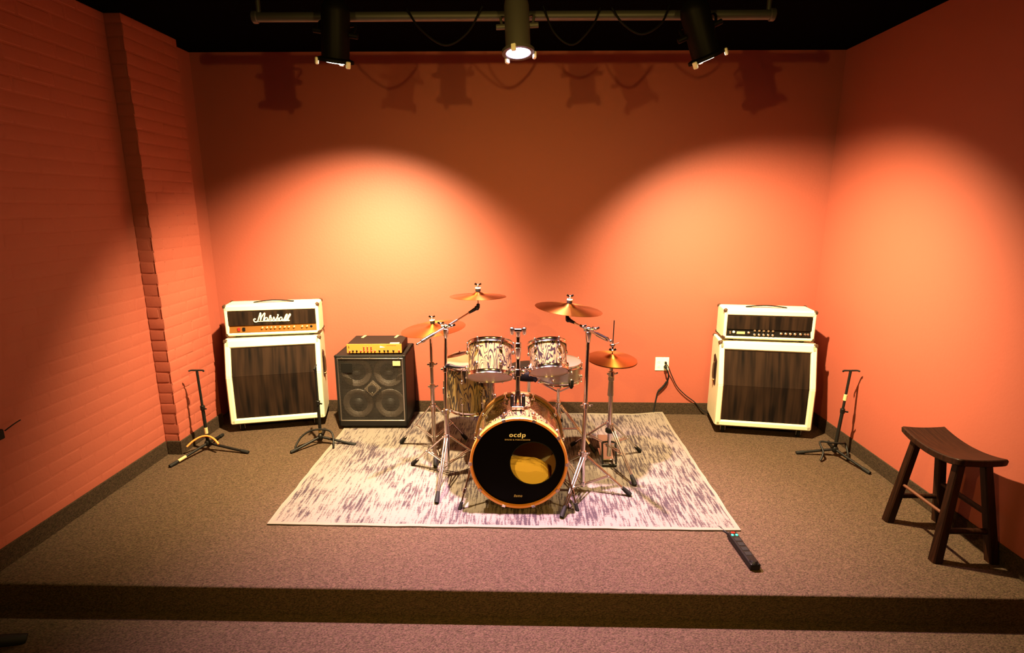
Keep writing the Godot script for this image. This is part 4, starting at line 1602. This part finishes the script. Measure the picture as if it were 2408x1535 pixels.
func tom_post() -> void:
	var b := Vector3(-0.024, 0.575, 1.395)
	var t := thing("tom_mount", "chrome post with T-shaped top standing on the bass drum between the rack toms", "drum mount", b)
	var s := st()
	box(s, Vector3(0, 0.012, 0.004), Vector3(0.080, 0.028, 0.070), 0.008)
	part(t, "base", s, M.chrome)
	s = st()
	for k in [-1, 1]:
		box(s, Vector3(k * 0.034, 0.048, -0.006), Vector3(0.022, 0.075, 0.050), 0.008)
	part(t, "clamp_block", s, M.black_metal)
	s = st()
	rod(s, Vector3(0, 0.02, 0), Vector3(0, 0.115, 0), 0.020, 16, 0.016)
	rod(s, Vector3(0, 0.115, 0), Vector3(0, 0.445, 0), 0.0125, 16)
	part(t, "post", s, M.chrome)
	s = st()
	rod(s, Vector3(0, 0.38, 0), Vector3(0, 0.41, 0), 0.020, 14)
	rod(s, Vector3(0, 0.31, 0), Vector3(0, 0.38, 0), 0.014, 14, 0.020)
	part(t, "collar", s, M.chrome)
	s = st()
	rod(s, Vector3(0, 0.44, 0), Vector3(0, 0.475, 0), 0.012, 12, 0.016)
	box(s, Vector3(0, 0.484, 0), Vector3(0.046, 0.022, 0.034), 0.006)
	for k in [-1, 1]:
		rod(s, Vector3(k * 0.036, 0.455, 0), Vector3(k * 0.036, 0.500, 0), 0.011, 12, 0.014, 0.4)
	part(t, "wing_bolt", s, M.chrome)
	# arms out to the two toms
	for k in [-1, 1]:
		s = st()
		tube(s, curve([Vector3(0, 0.225, 0), Vector3(k * 0.05, 0.226, -0.02), Vector3(k * 0.075, 0.25, -0.05), Vector3(k * (0.085 if k > 0 else 0.060), 0.285, -0.09)], 4), 0.0075, 8)
		ball(s, Vector3(k * 0.032, 0.228, -0.008), 0.015, 12)
		ball(s, Vector3(k * 0.062, 0.238, -0.03), 0.012, 10)
		wing(s, Vector3(k * 0.045, 0.252, 0.004), 0.010)
		part(t, "tom_arm", s, M.chrome)
	s = st()
	rod(s, Vector3(0, 0.205, 0), Vector3(0, 0.25, 0), 0.020, 14)
	part(t, "collar", s, M.chrome)


# ------------------------------------------------------------------ stands, stool, small things
# tripod guitar stand: legs are directions on the floor, lean moves the top
func guitar_stand(label: String, at: Vector3, legs: Array, lean: Vector3, h: float, yoke: Array, yoke_m: Material, tapes: Array, turn_rest := Vector3(1, 0.03, 0.06)) -> void:
	var o := thing("guitar_stand", label, "stand", at, 0.0, "black tripod guitar stands")
	var low := Vector3(0, 0.055, 0)
	var top := Vector3(lean.x, h, lean.z)
	var s := st()
	rod(s, low, low.lerp(top, 0.50), 0.0115, 12)
	part(o, "lower_tube", s, M.black_metal)
	s = st()
	rod(s, low.lerp(top, 0.46), top, 0.0085, 12)
	part(o, "upper_tube", s, M.black_metal)
	s = st()
	var k := low.lerp(top, 0.49)
	rod(s, k - Vector3(0, 0.018, 0), k + Vector3(0, 0.018, 0), 0.0155, 12)
	rod(s, k, k + Vector3(0.034, -0.004, 0.012), 0.006, 8)
	part(o, "clamp", s, M.black_plastic)
	# neck rest: a bar with two turned-up ends
	s = st()
	var d := turn_rest
	tube(s, curve([top + d * -0.056 + Vector3(0, -0.004, 0.010), top + d * -0.045, top, top + d * 0.045, top + d * 0.056 + Vector3(0, -0.004, 0.010)], 3), 0.0062, 8)
	part(o, "neck_rest", s, M.rubber)
	s = st()
	ball(s, low, 0.023, 12, 1.2)
	part(o, "hub", s, M.black_plastic)
	for l in legs:
		var f := Vector3(l[0], 0.011, l[1])
		s = st()
		rod(s, low, f, 0.0095, 10)
		var leg := part(o, "leg", s, M.black_metal)
		s = st()
		var back := (low - f).normalized()
		rod(s, f - back * 0.012, f + back * 0.045, 0.0125, 10)
		part(leg, "rubber_foot", s, M.rubber)
		if l.size() > 2:
			s = st()
			rod(s, f + back * 0.055, f + back * 0.115, 0.0112, 10)
			part(leg, "tape_band", s, M.tape)
	# body rest: two padded arms
	s = st()
	var pts := []
	for p in yoke:
		pts.append(Vector3(p[0], p[1], p[2]))
	tube(s, curve(pts, 6), 0.0072, 8)
	part(o, "body_rest", s, yoke_m)
	for tp in tapes:
		s = st()
		rod(s, low.lerp(top, tp[0]), low.lerp(top, tp[1]), 0.0125, 10)
		part(o, "tape_band", s, M.tape)


func guitar_stands() -> void:
	guitar_stand("black guitar stand with orange body rest in front of the brick pier", Vector3(-2.315, 0, 0.80),
		[[-0.105, 0.275, 1], [0.315, 0.055], [-0.03, -0.24]], Vector3(-0.020, 0, -0.010), 0.610,
		[[-0.105, 0.062, 0.085], [-0.075, 0.092, 0.05], [-0.03, 0.112, 0.018], [0.02, 0.112, 0.012], [0.075, 0.096, 0.035], [0.115, 0.072, 0.06]], M.orange, [[0.13, 0.22]])
	guitar_stand("black guitar stand in front of the left speaker cabinet, one foot on the rug", Vector3(-1.525, 0, 0.672),
		[[-0.15, 0.17], [0.265, 0.035], [-0.06, -0.235]], Vector3(-0.002, 0, -0.01), 0.605,
		[[-0.150, 0.016, 0.12], [-0.125, 0.075, 0.06], [-0.06, 0.112, 0.02], [0.04, 0.118, 0.012], [0.10, 0.100, 0.03], [0.13, 0.045, 0.09], [0.132, 0.016, 0.11]], M.black_metal, [[0.06, 0.10]], Vector3(0.25, 0.0, 0.97))
	guitar_stand("black guitar stand near the right wall between the right cabinet and the wooden stool", Vector3(2.262, 0, 0.80),
		[[-0.245, -0.03], [0.085, 0.265], [0.08, -0.215]], Vector3(0.072, 0, -0.06), 0.628,
		[[-0.150, 0.014, 0.10], [-0.115, 0.06, 0.06], [-0.105, 0.105, -0.01], [-0.03, 0.108, 0.012], [0.035, 0.105, 0.012], [0.085, 0.085, -0.02], [0.075, 0.03, 0.04], [0.045, 0.014, 0.09]], M.black_metal, [[0.62, 0.70]])


func stool() -> void:
	var o := thing("stool", "dark stained wooden saddle seat stool standing at the right wall", "stool", Vector3(2.252, 0, 1.812), 0.0)
	var top := 0.566
	var hx := 0.113
	var hz := 0.200
	# saddle seat, dished along its length
	var s := st()
	var nx := 10
	var nz := 16
	var c0 := Vector3(-0.018, 0, 0.0)
	var P := func(i: int, j: int, k: int) -> Vector3:
		var u := float(i) / nx * 2 - 1
		var v := float(j) / nz * 2 - 1
		var y := top - 0.030 * (1.0 - v * v) + 0.006 * u * u
		if k == 1:
			y -= 0.038
		var inset := 1.0 if k == 0 else 0.985
		return c0 + Vector3(u * hx * inset, y, v * hz * inset)
	var N := func(j: int, k: int) -> Vector3:
		var v := float(j) / nz * 2 - 1
		return Vector3(0, 1, -0.060 * v / hz).normalized() * (1.0 if k == 0 else -1.0)
	for k in 2:
		for i in nx:
			for j in nz:
				quad(s, P.call(i, j, k), P.call(i + 1, j, k), P.call(i + 1, j + 1, k), P.call(i, j + 1, k), N.call(j, k), N.call(j, k), N.call(j + 1, k), N.call(j + 1, k))
	var rim := []
	for i in nx:
		rim.append([i, 0])
	for j in nz:
		rim.append([nx, j])
	for i in nx:
		rim.append([nx - i, nz])
	for j in nz:
		rim.append([0, nz - j])
	var out_at := func(q: int) -> Vector3:
		var here: Vector3 = P.call(rim[q][0], rim[q][1], 0)
		var sum := Vector3.ZERO
		for k in [-1, 1]:
			var w: Array = rim[(q + k + rim.size()) % rim.size()]
			var e: Vector3 = (P.call(w[0], w[1], 0) - here) * k
			var m := e.cross(Vector3.UP).normalized()
			sum += m if m.dot(here - c0 - Vector3(0, here.y, 0)) > 0 else -m
		return sum.normalized()
	for q in rim.size():
		var q1 := (q + 1) % rim.size()
		var a: Vector3 = P.call(rim[q][0], rim[q][1], 0)
		var b: Vector3 = P.call(rim[q1][0], rim[q1][1], 0)
		var a2: Vector3 = P.call(rim[q][0], rim[q][1], 1)
		var b2: Vector3 = P.call(rim[q1][0], rim[q1][1], 1)
		var na: Vector3 = out_at.call(q)
		var nb: Vector3 = out_at.call(q1)
		var d := Vector3(0, -0.008, 0)
		var ea := na * 0.007
		var eb := nb * 0.007
		quad(s, a, b, b + eb + d, a + ea + d, (na + Vector3.UP * 3).normalized(), (nb + Vector3.UP * 3).normalized(), nb, na)
		quad(s, a + ea + d, b + eb + d, b2 + eb - d, a2 + ea - d, na, nb, nb, na)
		quad(s, a2 + ea - d, b2 + eb - d, b2, a2, na, nb, Vector3.DOWN, Vector3.DOWN)
	part(o, "seat", s, M.wood)
	# four splayed legs, thicker at the foot
	var feet := {}
	for kx in [-1, 1]:
		for kz in [-1, 1]:
			var f := Vector3(kx * 0.142, 0.0, kz * 0.183)
			var t := c0 + Vector3(kx * 0.066, top - 0.045, kz * 0.146)
			feet[[kx, kz]] = [f, t]
			s = st()
			var dir := (t - f).normalized()
			var bb := along(f, dir).basis
			var pts := [V(0.024, 0.018), V(0.018, 0.024), V(-0.018, 0.024), V(-0.024, 0.018), V(-0.024, -0.018), V(-0.018, -0.024), V(0.018, -0.024), V(0.024, -0.018)]
			var m := pts.size()
			for i in m:
				var p: Vector2 = pts[i]
				var q: Vector2 = pts[(i + 1) % m]
				var l0 := f + Vector3(p.x, 0, p.y)
				var l1 := f + Vector3(q.x, 0, q.y)
				var u0 := t + Vector3(p.x, 0, p.y) * 0.86
				var u1 := t + Vector3(q.x, 0, q.y) * 0.86
				var np := Vector3(p.x, 0, p.y).normalized()
				var nq := Vector3(q.x, 0, q.y).normalized()
				var nf := ((np + nq) / 2).normalized()
				quad(s, l0, l1, u1, u0, nf, nf, nf, nf)
				tri(s, f, l0, l1, Vector3.DOWN, Vector3.DOWN, Vector3.DOWN)
			part(o, "leg", s, M.wood)
	var at := func(kx: int, kz: int, y: float) -> Vector3:
		var e: Array = feet[[kx, kz]]
		return e[0].lerp(e[1], y / e[1].y)
	for r in [[-1, -1, 1, -1, 0.165, 0.014], [-1, 1, 1, 1, 0.165, 0.015], [1, -1, 1, 1, 0.255, 0.014]]:
		s = st()
		rod(s, at.call(r[0], r[1], r[4]), at.call(r[2], r[3], r[4]), r[5], 10)
		part(o, "stretcher", s, M.wood)
	s = st()
	rod(s, at.call(-1, -1, 0.245), at.call(-1, 1, 0.245), 0.0085, 10)
	part(o, "stretcher", s, M.wood_light, "thin lighter brown stretcher")


func outlet_and_cords() -> void:
	var c := Vector3(1.195, 0.452, 0.0)
	var o := thing("wall_outlet", "cream double wall outlet plate on the back wall right of the kit", "outlet", c)
	var s := st()
	box(s, Vector3(0, 0, 0.003), Vector3(0.116, 0.116, 0.006), 0.002)
	part(o, "cover_plate", s, M.plate_white)
	for kx in [-1, 1]:
		for ky in [-1, 1]:
			s = st()
			prism(s, T(kx * 0.026, ky * 0.021, 0.0075), circle2(0, 0, 0.0165, 16, 0.014), 0.003, 0.0005)
			var soc := part(o, "socket", s, M.plate_white)
			for q in [[-0.006, 0.002, 0.0022, 0.008], [0.006, 0.002, 0.0022, 0.008], [0.0, -0.008, 0.004, 0.004]]:
				s = st()
				box(s, Vector3(kx * 0.026 + q[0], ky * 0.021 + q[1], 0.0077), Vector3(q[2], q[3], 0.001), 0.0)
				part(soc, "slot", s, M.plate_slot)
	# thick cord with a black plug
	var t := thing("power_cable", "thick black power cable with round plug hanging from the wall outlet to the floor", "cable", c)
	s = st()
	rod(s, Vector3(0.028, -0.022, 0.007), Vector3(0.028, -0.024, 0.040), 0.015, 14, 0.012)
	part(t, "plug", s, M.rubber)
	s = st()
	tube(s, curve([Vector3(0.028, -0.024, 0.038), Vector3(0.034, -0.040, 0.052), Vector3(0.050, -0.085, 0.045), Vector3(0.050, -0.140, 0.028), Vector3(0.022, -0.190, 0.022), Vector3(-0.022, -0.240, 0.020), Vector3(-0.040, -0.330, 0.022), Vector3(-0.052, -0.420, 0.026), Vector3(-0.064, -0.446, 0.05)], 6), 0.0062, 8)
	part(t, "cable", s, M.rubber)
	s = st()
	tube(s, curve([Vector3(0.044, -0.150, 0.027), Vector3(0.022, -0.190, 0.022), Vector3(-0.022, -0.240, 0.020)], 5), 0.009, 8)
	part(t, "cable_sleeve", s, M.rubber)
	# thinner cord to the right amplifier
	t = thing("power_cable", "thin dark power cable running from the wall outlet behind the right cabinet", "cable", c)
	s = st()
	box(s, Vector3(0.028, 0.014, 0.020), Vector3(0.018, 0.022, 0.026), 0.006)
	part(t, "plug", s, M.rubber)
	s = st()
	tube(s, curve([Vector3(0.028, 0.010, 0.032), Vector3(0.044, -0.015, 0.040), Vector3(0.090, -0.110, 0.022), Vector3(0.140, -0.200, 0.018), Vector3(0.215, -0.275, 0.018), Vector3(0.295, -0.335, 0.018), Vector3(0.360, -0.400, 0.030), Vector3(0.46, -0.446, 0.06), Vector3(0.58, -0.4475, 0.10)], 6), 0.0042, 8)
	part(t, "cable", s, M.rubber)


func power_strip() -> void:
	var o := thing("power_strip", "black power strip with red and green lights on the carpet at the rug corner", "power strip", Vector3(1.153, 0, 1.955), deg_to_rad(3.0))
	var s := st()
	box(s, Vector3(0, 0.021, 0), Vector3(0.056, 0.038, 0.285), 0.010)
	part(o, "body", s, M.black_plastic)
	s = st()
	rod(s, Vector3(0, 0.0015, 0.116), Vector3(0, 0.046, 0.116), 0.027, 20, 0.022, 0.3)
	part(o, "end_cap", s, M.black_plastic)
	for z in [-0.065, -0.025, 0.015, 0.055]:
		s = st()
		box(s, Vector3(0, 0.0405, z), Vector3(0.032, 0.002, 0.028), 0.0008)
		part(o, "socket", s, M.rubber)
	s = st()
	box(s, Vector3(0.0, 0.041, -0.126), Vector3(0.020, 0.006, 0.010), 0.002)
	part(o, "switch_light", s, M.lamp_red)
	for x in [-0.0115, 0.0115]:
		s = st()
		ball(s, Vector3(x, 0.040, -0.104), 0.0075, 12, 0.6)
		part(o, "indicator_light", s, M.lamp_cyan)
	s = st()
	tube(s, curve([Vector3(0, 0.018, -0.135), Vector3(-0.006, 0.010, -0.165), Vector3(-0.014, 0.0055, -0.19), Vector3(-0.03, 0.005, -0.24)], 5), 0.0052, 8)
	part(o, "cord", s, M.rubber)


func small_things() -> void:
	# a stand on the lower floor, mostly outside the picture on the left: two feet and the tip of its arm show
	var b := Vector3(-2.43, YF, 2.60)
	var o := thing("microphone_stand", "black tripod microphone stand on the lower floor at the left wall", "stand", b)
	var s := st()
	rod(s, Vector3(0, 0.12, 0), Vector3(0, 1.30, 0), 0.011, 12)
	part(o, "pole", s, M.black_metal)
	s = st()
	ball(s, Vector3(0, 0.13, 0), 0.028, 12)
	part(o, "hub", s, M.black_plastic)
	for f in [[0.190, -0.150], [-0.10, -0.31], [-0.03, 0.30]]:
		var p := Vector3(f[0], 0.014, f[1])
		s = st()
		rod(s, Vector3(0, 0.12, 0), p, 0.009, 10)
		var leg := part(o, "leg", s, M.black_metal)
		s = st()
		var back := (Vector3(0, 0.12, 0) - p).normalized()
		rod(s, p - back * 0.02, p + back * 0.12, 0.024, 12, 0.026)
		part(leg, "rubber_foot", s, M.rubber)
	# cable clipped low on the left wall
	s = st()
	tube(s, curve([Vector3(-2.555, 0.675, 2.02), Vector3(-2.553, 0.690, 1.97), Vector3(-2.556, 0.695, 1.93)], 4), 0.003, 6)
	box(s, Vector3(-2.55, 0.670, 2.065), Vector3(0.03, 0.05, 0.05), 0.006)
	tag(part(self, "cable_clip", s, M.rubber), "small black cable clip on the left brick wall above the floor", "clip")
